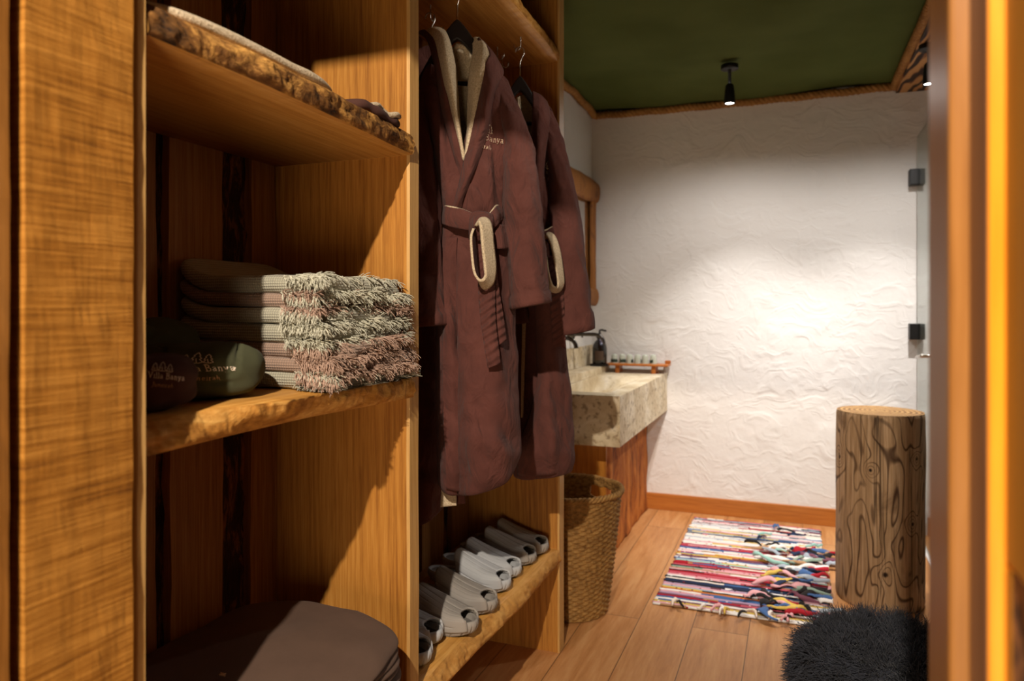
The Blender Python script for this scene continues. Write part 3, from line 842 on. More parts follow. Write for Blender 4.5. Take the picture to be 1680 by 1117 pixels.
ROBES = {'A':{'body':[[(-0.1168,0,1.8006),(-0.1006,0,1.7357),(-0.0746,0.0,1.6222),(-0.0519,0.0,1.5006),(-0.0503,0.0,1.4276),(-0.0649,0.0,1.2978),(-0.0665,0.0,1.1357),(-0.0665,0.0,0.9735),(-0.0649,0,0.8437),(-0.0616,0,0.7594),(-0.0438,0,0.7659)],[(-0.0789,0.02,1.8588),(-0.0694,0.05,1.754),(-0.0495,0.06,1.6254),(-0.0358,0.055,1.4879),(-0.0374,0.055,1.4138),(-0.0443,0.065,1.2952),(-0.0454,0.07,1.1387),(-0.0418,0.075,0.9831),(-0.0398,0.08,0.8593),(-0.0381,0.065,0.7561),(-0.0291,0.04,0.7626)],[(-0.0125,0.05,1.6086),(-0.0122,0.055,1.5792),(-0.0149,0.06,1.5311),(-0.0153,0.055,1.4847),(-0.0157,0.05,1.4143),(-0.0171,0.052,1.2958),(-0.0169,0.055,1.1381),(-0.0149,0.06,0.9811),(-0.0114,0.065,0.8564),(-0.009,0.055,0.752),(-0.0037,0.04,0.7626)],[(0.0029,0.045,1.6287),(0.0036,0.055,1.5871),(0.0025,0.062,1.5308),(0.0008,0.06,1.484),(0.0008,0.06,1.4133),(-0.0011,0.078,1.2947),(-0.0006,0.085,1.1394),(0.0028,0.09,0.985),(0.0064,0.098,0.8628),(0.0084,0.08,0.7567),(0.0096,0.05,0.765)],[(0.022,0.045,1.7237),(0.0259,0.06,1.6569),(0.0327,0.07,1.5764),(0.034,0.065,1.4833),(0.0342,0.068,1.4125),(0.0398,0.088,1.2943),(0.0435,0.1,1.14),(0.0502,0.115,0.9882),(0.0538,0.128,0.8687),(0.0496,0.1,0.7663),(0.0448,0.06,0.7769)],[(0.0578,0.03,1.8555),(0.0729,0.055,1.7526),(0.0811,0.065,1.6243),(0.0759,0.05,1.4854),(0.084,0.058,1.4135),(0.0892,0.08,1.2946),(0.0956,0.09,1.1396),(0.1034,0.1,0.9863),(0.1113,0.115,0.8738),(0.1048,0.085,0.7859),(0.0951,0.06,0.7957)],[(0.1103,0,1.8298),(0.1362,0,1.752),(0.1394,0.01,1.6363),(0.107,0.0,1.4925),(0.1233,0,1.4195),(0.1233,0.01,1.2974),(0.1313,0.01,1.1361),(0.1361,0.02,0.976),(0.1441,0.03,0.8687),(0.1393,0.025,0.8198),(0.1233,0.02,0.8219)],[(0.0805,-0.025,1.8706),(0.0964,-0.06,1.7852),(0.103,-0.07,1.6536),(0.0849,-0.05,1.4995),(0.0932,-0.05,1.4247),(0.0964,-0.06,1.3003),(0.103,-0.07,1.1326),(0.1063,-0.07,0.9645),(0.108,-0.07,0.8301),(0.1031,-0.06,0.7735),(0.0899,-0.05,0.7807)],[(0.0277,-0.03,1.9085),(0.029,-0.07,1.8049),(0.0285,-0.08,1.6558),(0.0264,-0.055,1.5002),(0.0264,-0.055,1.4252),(0.0273,-0.07,1.3007),(0.0288,-0.075,1.1324),(0.0319,-0.08,0.9633),(0.0336,-0.08,0.8281),(0.0341,-0.07,0.7461),(0.035,-0.05,0.7591)],[(-0.0464,-0.03,1.9216),(-0.05,-0.07,1.8049),(-0.0458,-0.08,1.6558),(-0.032,-0.055,1.5002),(-0.032,-0.055,1.4252),(-0.0378,-0.065,1.3005),(-0.0416,-0.07,1.1326),(-0.0386,-0.075,0.9639),(-0.0386,-0.075,0.8291),(-0.0378,-0.065,0.7305),(-0.0266,-0.05,0.7425)]],'sleeve_r':[[(0.091,0.01,1.8137),(0.1169,0.02,1.7384),(0.1409,0.03,1.6319),(0.152,0.035,1.5194),(0.1599,0.04,1.4074),(0.1693,0.045,1.3119),(0.1755,0.05,1.2326)]],'sleeve_l':[[(-0.1155,0.01,1.7976),(-0.1417,0.03,1.7118),(-0.1459,0.045,1.597),(-0.1366,0.055,1.4847),(-0.1249,0.06,1.374),(-0.1117,0.065,1.2639),(-0.1001,0.07,1.1809)]],'lapel_r':[[(0.0366,0.02,1.9342),(0.0665,0.05,1.8851),(0.0595,0.075,1.8513),(0.0474,0.085,1.7751),(0.0383,0.088,1.7324),(0.0167,0.09,1.6375),(0.0074,0.09,1.6004),(-0.013,0.085,1.513),(-0.0235,0.07,1.4795)],[(0.0551,0.0,1.9239),(0.0866,0.03,1.8714),(0.077,0.09,1.8045),(0.0669,0.11,1.7522),(0.0578,0.113,1.6979),(0.0364,0.112,1.6294),(0.0224,0.108,1.5767),(-0.0046,0.095,1.5068),(-0.0138,0.075,1.4788)],[(0.0656,-0.03,1.9118),(0.1022,0.0,1.8574),(0.0888,0.06,1.8014),(0.0782,0.075,1.7703),(0.0643,0.08,1.6833),(0.0473,0.082,1.6238),(0.0364,0.082,1.5943),(0.0021,0.08,1.5092),(-0.0048,0.07,1.4795)]],'lining_r':[[(0.0216,-0.02,1.9476),(0.0254,0.02,1.8973),(0.0185,0.04,1.8442),(0.0143,0.05,1.7966),(0.0131,0.055,1.7368),(0.0134,0.06,1.6883),(0.0093,0.07,1.6311),(0.0051,0.078,1.5997)],[(0.0324,0.0,1.945),(0.0503,0.04,1.9061),(0.0423,0.075,1.8404),(0.0335,0.085,1.7751),(0.029,0.088,1.7277),(0.0198,0.09,1.673),(0.0121,0.09,1.6236),(0.0073,0.088,1.5977)],[(0.038,0.015,1.9361),(0.0679,0.045,1.8869),(0.061,0.075,1.8482),(0.0489,0.084,1.7754),(0.0397,0.086,1.7329),(0.0259,0.088,1.6735),(0.0151,0.088,1.6271),(0.0088,0.087,1.5979)]],'lining_l':[[(-0.1017,-0.01,1.9667),(-0.0747,0.03,1.9257),(-0.0589,0.06,1.8659),(-0.045,0.075,1.7999),(-0.0336,0.08,1.761),(-0.0226,0.082,1.7138),(-0.0103,0.08,1.6646),(0.003,0.07,1.6045)],[(-0.0811,0.0,1.9693),(-0.052,0.05,1.9278),(-0.0394,0.085,1.8572),(-0.0273,0.1,1.7921),(-0.0211,0.1,1.7552),(-0.0134,0.1,1.709),(-0.0049,0.09,1.6576),(0.0034,0.075,1.6035)],[(-0.0587,-0.02,1.9754),(-0.0411,0.03,1.9289),(-0.0283,0.05,1.8804),(-0.0196,0.06,1.8297),(-0.0145,0.065,1.7685),(-0.0114,0.065,1.7184),(-0.0036,0.065,1.6479),(0.0043,0.065,1.6055)]],'lapel_l':[[(-0.1304,-0.03,1.9678),(-0.1017,-0.01,1.9438),(-0.0822,0.02,1.8909),(-0.0683,0.045,1.8314),(-0.0574,0.06,1.7669),(-0.0428,0.065,1.7027),(-0.0271,0.065,1.64),(-0.0118,0.06,1.5783),(-0.0058,0.055,1.5288)],[(-0.1193,-0.02,1.9672),(-0.0913,0.01,1.9428),(-0.0694,0.05,1.8804),(-0.0564,0.07,1.8233),(-0.0445,0.08,1.761),(-0.0319,0.082,1.6983),(-0.0165,0.08,1.6366),(-0.0032,0.07,1.5842),(-0.0024,0.06,1.528)],[(-0.105,-0.01,1.9667),(-0.0784,0.025,1.9308),(-0.0591,0.058,1.8681),(-0.0452,0.073,1.8005),(-0.0338,0.078,1.7616),(-0.0227,0.08,1.7144),(-0.0105,0.078,1.6651),(0.0029,0.068,1.6049),(0.0005,0.055,1.5288)]],'belt_l':[[(-0.058,-0.03,1.4967),(-0.0416,0.06,1.4856),(-0.013,0.085,1.4774),(0.0158,0.1,1.4661),(0.0393,0.11,1.4525)],[(-0.0596,-0.03,1.4736),(-0.044,0.068,1.461),(-0.0138,0.095,1.4498),(0.0135,0.112,1.4415),(0.0383,0.12,1.4375)],[(-0.0596,-0.03,1.4506),(-0.0462,0.062,1.4398),(-0.0157,0.09,1.4287),(0.0099,0.105,1.4224),(0.0347,0.11,1.4219)]],'belt_r':[[(0.0592,0.11,1.4525),(0.0696,0.1,1.4599),(0.0784,0.085,1.4743),(0.087,0.05,1.4886),(0.1069,-0.01,1.4971)],[(0.0626,0.12,1.4329),(0.0745,0.11,1.4402),(0.0848,0.092,1.4548),(0.0934,0.055,1.4689),(0.1135,-0.01,1.4776)],[(0.0623,0.11,1.4158),(0.0773,0.1,1.4261),(0.0877,0.085,1.4371),(0.0949,0.05,1.4491),(0.1167,-0.01,1.4548)]],'knot':[[(0.025,0.1,1.4599),(0.0243,0.115,1.4427),(0.0225,0.11,1.4249),(0.0235,0.1,1.3984)],[(0.0398,0.12,1.4618),(0.0408,0.14,1.4411),(0.0375,0.135,1.4221),(0.0319,0.115,1.3969)],[(0.0596,0.12,1.4603),(0.0618,0.14,1.4396),(0.0571,0.135,1.4221),(0.0411,0.115,1.3939)],[(0.0742,0.1,1.4568),(0.0762,0.115,1.4396),(0.0714,0.11,1.4219),(0.0496,0.1,1.3922)]],'loop':[[(0.0375,0.165,1.4247),(0.0456,0.18,1.4376),(0.0534,0.19,1.4159),(0.058,0.195,1.3702),(0.0638,0.195,1.3191),(0.0653,0.195,1.3016),(0.058,0.195,1.29),(0.0449,0.195,1.29),(0.0332,0.195,1.3104),(0.0271,0.19,1.356),(0.025,0.18,1.3965),(0.0301,0.165,1.4187)],[(0.0292,0.12,1.4299),(0.0511,0.135,1.4508),(0.0755,0.145,1.436),(0.0831,0.15,1.3815),(0.0891,0.15,1.3217),(0.0816,0.15,1.2828),(0.0607,0.15,1.2679),(0.0472,0.15,1.2798),(0.0397,0.15,1.3112),(0.035,0.145,1.355),(0.0317,0.14,1.3975),(0.0325,0.125,1.4202)]],'tail_a':[[(0.041,0.112,1.385),(0.0428,0.118,1.3235),(0.0445,0.123,1.2686),(0.0509,0.13,1.1837),(0.0677,0.135,1.0752)],[(0.061,0.118,1.3845),(0.0628,0.124,1.3232),(0.0645,0.13,1.2714),(0.0693,0.138,1.1839),(0.0829,0.142,1.0818)],[(0.0791,0.112,1.385),(0.0808,0.118,1.3235),(0.084,0.124,1.2762),(0.0842,0.13,1.1837),(0.0963,0.135,1.0888)]],'tail_b':[[(0.065,0.1,1.3861),(0.0698,0.105,1.3243),(0.0744,0.108,1.2629),(0.0837,0.112,1.1864),(0.0945,0.114,1.1315)],[(0.0743,0.103,1.3858),(0.079,0.108,1.3241),(0.0853,0.112,1.2628),(0.0945,0.116,1.1941),(0.1037,0.118,1.1378)],[(0.0834,0.1,1.3861),(0.0881,0.103,1.3244),(0.0928,0.107,1.2782),(0.1051,0.11,1.2047),(0.1128,0.112,1.1451)]],'pocket':[[(0.0766,0.075,1.4382),(0.0784,0.085,1.4107),(0.0817,0.09,1.3746)],[(0.0922,0.072,1.437),(0.097,0.085,1.4061),(0.1002,0.09,1.3746)],[(0.1075,0.045,1.4386),(0.1154,0.05,1.4096),(0.1202,0.05,1.378)]],'placket':[[(-0.0411,0.066,1.408),(-0.048,0.076,1.2948),(-0.049,0.082,1.1392),(-0.0453,0.088,0.9847),(-0.0434,0.092,0.8617),(-0.0401,0.077,0.7622)],[(-0.0267,0.07,1.4076),(-0.0309,0.076,1.2948),(-0.0303,0.082,1.1392),(-0.0267,0.088,0.9847),(-0.0249,0.092,0.8617),(-0.023,0.077,0.7591)],[(-0.0129,0.066,1.408),(-0.0143,0.068,1.2951),(-0.0139,0.073,1.1389),(-0.0103,0.08,0.9837),(-0.0083,0.086,0.8605),(-0.0046,0.073,0.755)]],'hem_patch':[[(-0.06,0.0,0.7464),(-0.0616,0,0.7221),(-0.0628,0.005,0.6959)],[(-0.0417,0.005,0.7476),(-0.0397,0.01,0.7247),(-0.0413,0.01,0.7005)],[(-0.0243,0.0,0.7464),(-0.0227,0,0.7221),(-0.0223,0.005,0.7007)]],'hem_tail':[[(-0.0243,-0.02,0.7497),(-0.0226,-0.02,0.7251),(-0.0226,-0.02,0.6973)],[(-0.0013,-0.02,0.7497),(0.0007,-0.015,0.7264),(0.0007,-0.015,0.7002)]]},'B':{'body':[[(-0.078,0,1.8595),(-0.0721,0,1.762),(-0.0585,0,1.6255),(-0.0448,0,1.4695),(-0.0487,0,1.2941),(-0.0526,0,1.1186),(-0.0565,0,0.9432),(-0.0604,0,0.7969),(-0.0565,0,0.6995),(-0.0448,0,0.7053)],[(-0.0566,0.01,1.8858),(-0.049,0.03,1.7357),(-0.0337,0.04,1.5994),(-0.0259,0.03,1.4567),(-0.0296,0.02,1.2934),(-0.0296,0.02,1.1195),(-0.0334,0.02,0.9455),(-0.0432,0.03,0.8024),(-0.0451,0.03,0.6985),(-0.0373,0.02,0.7039)],[(-0.0182,0.03,1.678),(-0.0147,0.045,1.6368),(-0.0092,0.055,1.5588),(-0.0032,0.045,1.4551),(0.0013,0.02,1.2934),(0.0013,0.02,1.1195),(-0.0027,0.025,0.9461),(-0.0186,0.05,0.8061),(-0.0225,0.05,0.7011),(-0.0182,0.03,0.7043)],[(-0.0068,0.035,1.7058),(0.0004,0.05,1.6549),(0.0077,0.06,1.5581),(0.0157,0.05,1.4546),(0.0276,0.04,1.2928),(0.0331,0.045,1.1206),(0.0324,0.06,0.9503),(0.0182,0.085,0.8124),(0.015,0.07,0.7076),(0.0161,0.04,0.7104)],[(0.0164,0.03,1.8608),(0.0326,0.055,1.7301),(0.04,0.06,1.596),(0.0426,0.045,1.4551),(0.0552,0.06,1.2922),(0.0641,0.07,1.1217),(0.0673,0.08,0.9527),(0.0664,0.095,0.8143),(0.0598,0.08,0.7155),(0.0558,0.05,0.7164)],[(0.0507,0,1.8497),(0.076,0,1.7717),(0.0871,0.01,1.6238),(0.0754,0.01,1.4588),(0.0825,0.02,1.2934),(0.0961,0.02,1.1195),(0.1088,0.03,0.9467),(0.1195,0.04,0.8138),(0.1165,0.03,0.7197),(0.1057,0.02,0.7233)],[(0.036,-0.02,1.8807),(0.0552,-0.05,1.7737),(0.0638,-0.06,1.636),(0.0513,-0.05,1.465),(0.0632,-0.05,1.2957),(0.0758,-0.06,1.116),(0.0838,-0.06,0.936),(0.0878,-0.06,0.786),(0.0831,-0.05,0.7022),(0.0746,-0.04,0.7103)],[(-0.0328,-0.025,1.9156),(-0.0322,-0.06,1.776),(-0.016,-0.07,1.6377),(-0.0085,-0.05,1.465),(-0.0042,-0.06,1.296),(0.0018,-0.06,1.116),(0.0041,-0.07,0.9348),(0.0021,-0.07,0.7842),(0.0018,-0.06,0.696),(0.0015,-0.05,0.7042)]],'front_panel':[[(-0.0073,0.055,1.4351),(0.002,0.06,1.2922),(0.0095,0.065,1.1404),(0.0112,0.07,1.0082),(-0.0154,0.075,0.8766),(-0.0474,0.07,0.7908),(-0.0511,0.055,0.7042)],[(0.0076,0.065,1.4341),(0.0185,0.075,1.2917),(0.0258,0.082,1.141),(0.0273,0.09,1.0101),(0.0081,0.105,0.8812),(-0.0162,0.11,0.7984),(-0.0232,0.085,0.7073)],[(0.0265,0.065,1.4341),(0.0392,0.078,1.2916),(0.0462,0.088,1.1412),(0.0494,0.098,1.0109),(0.0394,0.112,0.8823),(0.0205,0.12,0.8003),(0.014,0.095,0.7114)],[(0.0498,0.055,1.4351),(0.0603,0.07,1.2918),(0.0692,0.08,1.1409),(0.0742,0.09,1.0101),(0.0717,0.1,0.8805),(0.0656,0.108,0.798),(0.0612,0.088,0.7155)],[(0.0751,0.015,1.4389),(0.0841,0.025,1.2933),(0.0976,0.025,1.1197),(0.1046,0.035,0.9857),(0.1155,0.042,0.8716),(0.1191,0.045,0.7956),(0.1161,0.035,0.7208)]],'lining_edge':[[(-0.0355,0.03,1.2123),(-0.0374,0.03,1.043),(-0.0394,0.03,0.8794)],[(-0.0241,0.035,1.2123),(-0.0279,0.035,1.0433),(-0.0337,0.035,0.8801)]],'sleeve_r':[[(0.0405,0.01,1.8276),(0.0632,0.02,1.738),(0.0857,0.03,1.601),(0.1007,0.035,1.4658),(0.1119,0.04,1.3311),(0.1229,0.045,1.1493)]],'sleeve_l':[[(-0.0721,0.01,1.8373),(-0.0952,0.03,1.7357),(-0.1027,0.04,1.5994),(-0.1027,0.04,1.4652),(-0.0988,0.045,1.3309),(-0.0911,0.05,1.178)]],'lapel_r':[[(-0.0028,0.03,1.9089),(-0.0016,0.055,1.8633),(-0.0039,0.07,1.7834),(-0.0079,0.075,1.6879),(-0.0042,0.078,1.6119),(0.0017,0.07,1.5282),(0.0077,0.06,1.4669)],[(0.0207,0.02,1.8984),(0.0248,0.06,1.8429),(0.0198,0.09,1.7597),(0.0122,0.095,1.6743),(0.0103,0.095,1.5996),(0.0144,0.085,1.5261),(0.0168,0.07,1.4658)],[(0.0419,-0.02,1.8886),(0.0497,0.02,1.8443),(0.0438,0.06,1.767),(0.032,0.07,1.67),(0.0263,0.07,1.5944),(0.0246,0.065,1.5194),(0.0248,0.06,1.4669)]],'lining_l':[[(-0.0565,-0.01,1.8916),(-0.0528,0.03,1.8223),(-0.0434,0.045,1.761),(-0.0302,0.055,1.7016),(-0.0151,0.06,1.6435)],[(-0.0468,0.0,1.8985),(-0.0434,0.05,1.8266),(-0.036,0.062,1.757),(-0.0228,0.066,1.6992),(-0.0114,0.064,1.6428)]],'lapel_l':[[(-0.0643,-0.02,1.8945),(-0.0625,0.03,1.8127),(-0.0511,0.05,1.7503),(-0.0359,0.06,1.6815),(-0.0168,0.055,1.6064)],[(-0.0526,-0.0,1.8926),(-0.0511,0.05,1.8075),(-0.0417,0.065,1.7468),(-0.0285,0.07,1.6851),(-0.0094,0.06,1.6112)]],'belt_l':[[(-0.0564,-0.03,1.4767),(-0.0453,0.05,1.4718),(-0.0154,0.075,1.4671),(0.0142,0.09,1.4599)],[(-0.0564,-0.03,1.4451),(-0.0454,0.055,1.437),(-0.0155,0.08,1.4308),(0.014,0.095,1.4294)]],'belt_r':[[(0.0255,0.09,1.4599),(0.0447,0.08,1.4685),(0.0653,0.05,1.4832),(0.0838,0.0,1.489)],[(0.0253,0.095,1.4332),(0.0482,0.085,1.4397),(0.0688,0.055,1.4522),(0.0838,0.0,1.4578)]],'loop':[[(0.0293,0.13,1.4335),(0.0339,0.15,1.4461),(0.0459,0.165,1.4264),(0.0564,0.17,1.388),(0.0655,0.17,1.3338),(0.0709,0.17,1.2995),(0.0655,0.17,1.2832),(0.0528,0.17,1.2868),(0.0438,0.17,1.3031),(0.035,0.165,1.3431),(0.03,0.155,1.3983),(0.0307,0.14,1.4252)],[(0.025,0.1,1.4439),(0.0429,0.115,1.4572),(0.0649,0.12,1.4418),(0.0793,0.125,1.3971),(0.0886,0.125,1.3362),(0.0904,0.125,1.2975),(0.0775,0.125,1.2735),(0.0572,0.125,1.2698),(0.0443,0.125,1.2827),(0.0353,0.12,1.3346),(0.0263,0.115,1.3979),(0.0267,0.105,1.4322)]],'tail_a':[[(0.0405,0.09,1.3849),(0.0477,0.095,1.2724),(0.053,0.1,1.179),(0.0568,0.1,1.1043)],[(0.0628,0.093,1.3847),(0.0698,0.1,1.2722),(0.0752,0.104,1.179),(0.0789,0.104,1.1083)],[(0.0781,0.088,1.3851),(0.0871,0.093,1.2724),(0.0924,0.097,1.1789),(0.0962,0.097,1.1004)]]},'C':{'body':[[(-0.0882,0,1.9224),(-0.0794,0,1.7635),(-0.0653,0.0,1.5871),(-0.0582,0,1.4106),(-0.0653,0,1.1459),(-0.0724,0,0.8812),(-0.0794,0,0.7047),(-0.0759,0,0.5776)],[(-0.0474,0.04,1.9436),(-0.0361,0.06,1.748),(-0.0223,0.06,1.5766),(-0.0202,0.05,1.4061),(-0.0223,0.06,1.148),(-0.0251,0.065,0.8917),(-0.0245,0.07,0.7219),(-0.0292,0.06,0.6063)],[(-0.0065,0.02,1.9768),(0.0068,0.06,1.748),(0.0114,0.055,1.5774),(0.0108,0.05,1.4061),(0.0119,0.06,1.148),(0.0108,0.065,0.8917),(0.0096,0.07,0.7219),(0.0051,0.06,0.6337)],[(0.0184,-0.01,1.9612),(0.0326,-0.01,1.7661),(0.029,-0.01,1.5888),(0.0255,-0.01,1.4115),(0.0255,-0.01,1.1455),(0.029,-0.01,0.8796),(0.0318,0,0.7047),(0.03,-0.0,0.6447)],[(-0.0135,-0.04,1.9897),(-0.0102,-0.09,1.7868),(-0.0091,-0.08,1.601),(-0.0068,-0.06,1.416),(-0.0091,-0.08,1.1431),(-0.0091,-0.08,0.8683),(-0.0091,-0.08,0.6851),(-0.0068,-0.06,0.6083)],[(-0.0585,-0.04,1.9717),(-0.0562,-0.09,1.7868),(-0.0512,-0.08,1.601),(-0.0449,-0.06,1.416),(-0.0512,-0.08,1.1431),(-0.0549,-0.08,0.8683),(-0.0549,-0.08,0.6851),(-0.0522,-0.06,0.5811)]]}}
# ============================================================ EMBROIDERY (stroked lettering)
GL = {
 'L': (.62, [[(.1, 1), (.3, 1)], [(.2, 1), (.2, 0)], [(.06, 0), (.6, 0), (.6, .22)]]),
 'V': (.80, [[(.0, 1), (.24, 1)], [(.12, 1), (.4, 0), (.68, 1)], [(.56, 1), (.8, 1)]]),
 'B': (.68, [[(.05, 1), (.36, 1), (.52, .9), (.52, .66), (.36, .54), (.18, .54)], [(.18, 1), (.18, 0)], [(.36, .54), (.6, .42), (.6, .12), (.4, 0), (.05, 0)]]),
 'J': (.42, [[(.1, 1), (.4, 1)], [(.26, 1), (.26, .05), (.16, -.18), (.0, -.2)]]),
 'a': (.52, [[(.08, .52), (.2, .62), (.36, .56), (.38, .4), (.38, .06), (.48, 0)], [(.38, .36), (.16, .32), (.06, .16), (.16, 0), (.38, .12)]]),
 'i': (.26, [[(.04, .6), (.14, .6), (.14, 0)], [(.04, 0), (.24, 0)], [(.12, .84), (.16, .84)]]),
 'l': (.26, [[(.04, 1), (.14, 1), (.14, 0)], [(.04, 0), (.24, 0)]]),
 'n': (.56, [[(.04, .6), (.13, .6), (.13, 0)], [(.04, 0), (.22, 0)], [(.13, .46), (.26, .62), (.4, .54), (.42, .4), (.42, 0)], [(.34, 0), (.52, 0)]]),
 'y': (.52, [[(.0, .6), (.16, .6)], [(.08, .6), (.26, .02)], [(.34, .6), (.5, .6)], [(.44, .6), (.22, -.18), (.06, -.22)]]),
 'u': (.54, [[(.03, .6), (.12, .6), (.12, .16), (.22, 0), (.38, .12)], [(.38, .6), (.38, 0), (.48, 0)]]),
 'm': (.80, [[(.04, .6), (.13, .6), (.13, 0)], [(.13, .46), (.25, .62), (.36, .5), (.36, 0)], [(.36, .46), (.5, .62), (.62, .5), (.62, 0), (.72, 0)]]),
 'e': (.48, [[(.06, .32), (.4, .34), (.36, .56), (.22, .62), (.08, .5), (.06, .2), (.18, 0), (.4, .1)]]),
 'r': (.42, [[(.04, .6), (.13, .6), (.13, 0)], [(.04, 0), (.24, 0)], [(.13, .44), (.24, .6), (.38, .58)]]),
 'h': (.56, [[(.04, 1), (.13, 1), (.13, 0)], [(.13, .46), (.26, .62), (.4, .52), (.42, .4), (.42, 0), (.5, 0)]]),
 ' ': (.24, []),
}
def text_strokes(s, h, x0, y0, slant=0.0):
    out, x = [], x0
    for ch in s:
        wd, st = GL[ch]
        for p in st:
            out.append([(x + (a + slant * b) * h, y0 + b * h) for a, b in p])
        x += (wd + .07) * h
    return out, x
def text_width(s, h):
    return sum((GL[c][0] + .07) * h for c in s)
def tree_strokes(cx, y0, h):
    w_ = h * .36
    P = [(-.12, 0), (-.95, .10), (-.45, .36), (-.8, .42), (-.32, .66), (-.55, .70), (0, 1.0), (.55, .70), (.32, .66), (.8, .42), (.45, .36), (.95, .10), (.12, 0)]
    return [[(cx + a * w_, y0 + b * h) for a, b in P], [(cx, y0), (cx - w_ * .1, y0 + .45 * h)]]
def emblem(wd, slant=.12):
    """three firs over two lines of lettering, centred on 0; wd = width of the long line"""
    h = wd / text_width('La Villa Banya', 1.0)
    a, _ = text_strokes('La Villa Banya', h, -wd / 2, 0)
    h2 = h * .74
    w2 = text_width('Jumeirah', h2) * .86
    b, _ = text_strokes('Jumeirah', h2, -w2 / 2, -1.45 * h, slant)
    t = []
    for cx, k in ((-1.05, 1.5), (0, 1.85), (1.05, 1.5)):
        t += tree_strokes(cx * h * 1.12, 1.25 * h, k * h)
    return t, a, b
def embroider(name, strokes, width, bvh, P, R, U, parent, m, lift=.0012):
    """lays stroke ribbons on the surface bvh (coordinates of the parent)"""
    P, R, U = Vector(P), Vector(R).normalized(), Vector(U).normalized()
    Nn = R.cross(U).normalized()
    V, Fc = [], []
    for st in strokes:
        q = []
        for a, b in zip(st, st[1:]):
            k = max(1, int(math.dist(a, b) / (width * 1.2)))
            q += [(a[0] + (b[0] - a[0]) * i / k, a[1] + (b[1] - a[1]) * i / k) for i in range(k)]
        q.append(st[-1])
        L = []
        for i, p in enumerate(q):
            a, b = q[max(i - 1, 0)], q[min(i + 1, len(q) - 1)]
            dx, dy = b[0] - a[0], b[1] - a[1]
            l = math.hypot(dx, dy) or 1
            nx, ny = -dy / l * width / 2, dx / l * width / 2
            row = []
            for sgn, hh in ((-1, 0.0), (0, 1.0), (1, 0.0)):
                o3 = P + R * (p[0] + sgn * nx) + U * (p[1] + sgn * ny)
                hit = bvh.ray_cast(o3 + Nn * .12, -Nn, .3)
                if hit[0] is None:
                    row = None
                    break
                row.append(hit[0] + Nn * (lift * (.45 + .55 * hh)))
            L.append(row)
        for a, b in zip(L, L[1:]):
            if a is None or b is None:
                continue
            n0 = len(V)
            V += a + b
            Fc += [(n0, n0 + 1, n0 + 4, n0 + 3), (n0 + 1, n0 + 2, n0 + 5, n0 + 4)]
    return mesh(name, V, Fc, m, parent)

# ============================================================ ROBES
RZ = math.radians(21.3)
F_ = (-math.sin(RZ), math.cos(RZ))
def robe_frame(u0, d):
    """horizontal world position of a robe's centre, given sideways offset and depth from the doorway"""
    c, s = math.cos(RZ), math.sin(RZ)
    return (u0 * c - d * s, u0 * s + d * c)

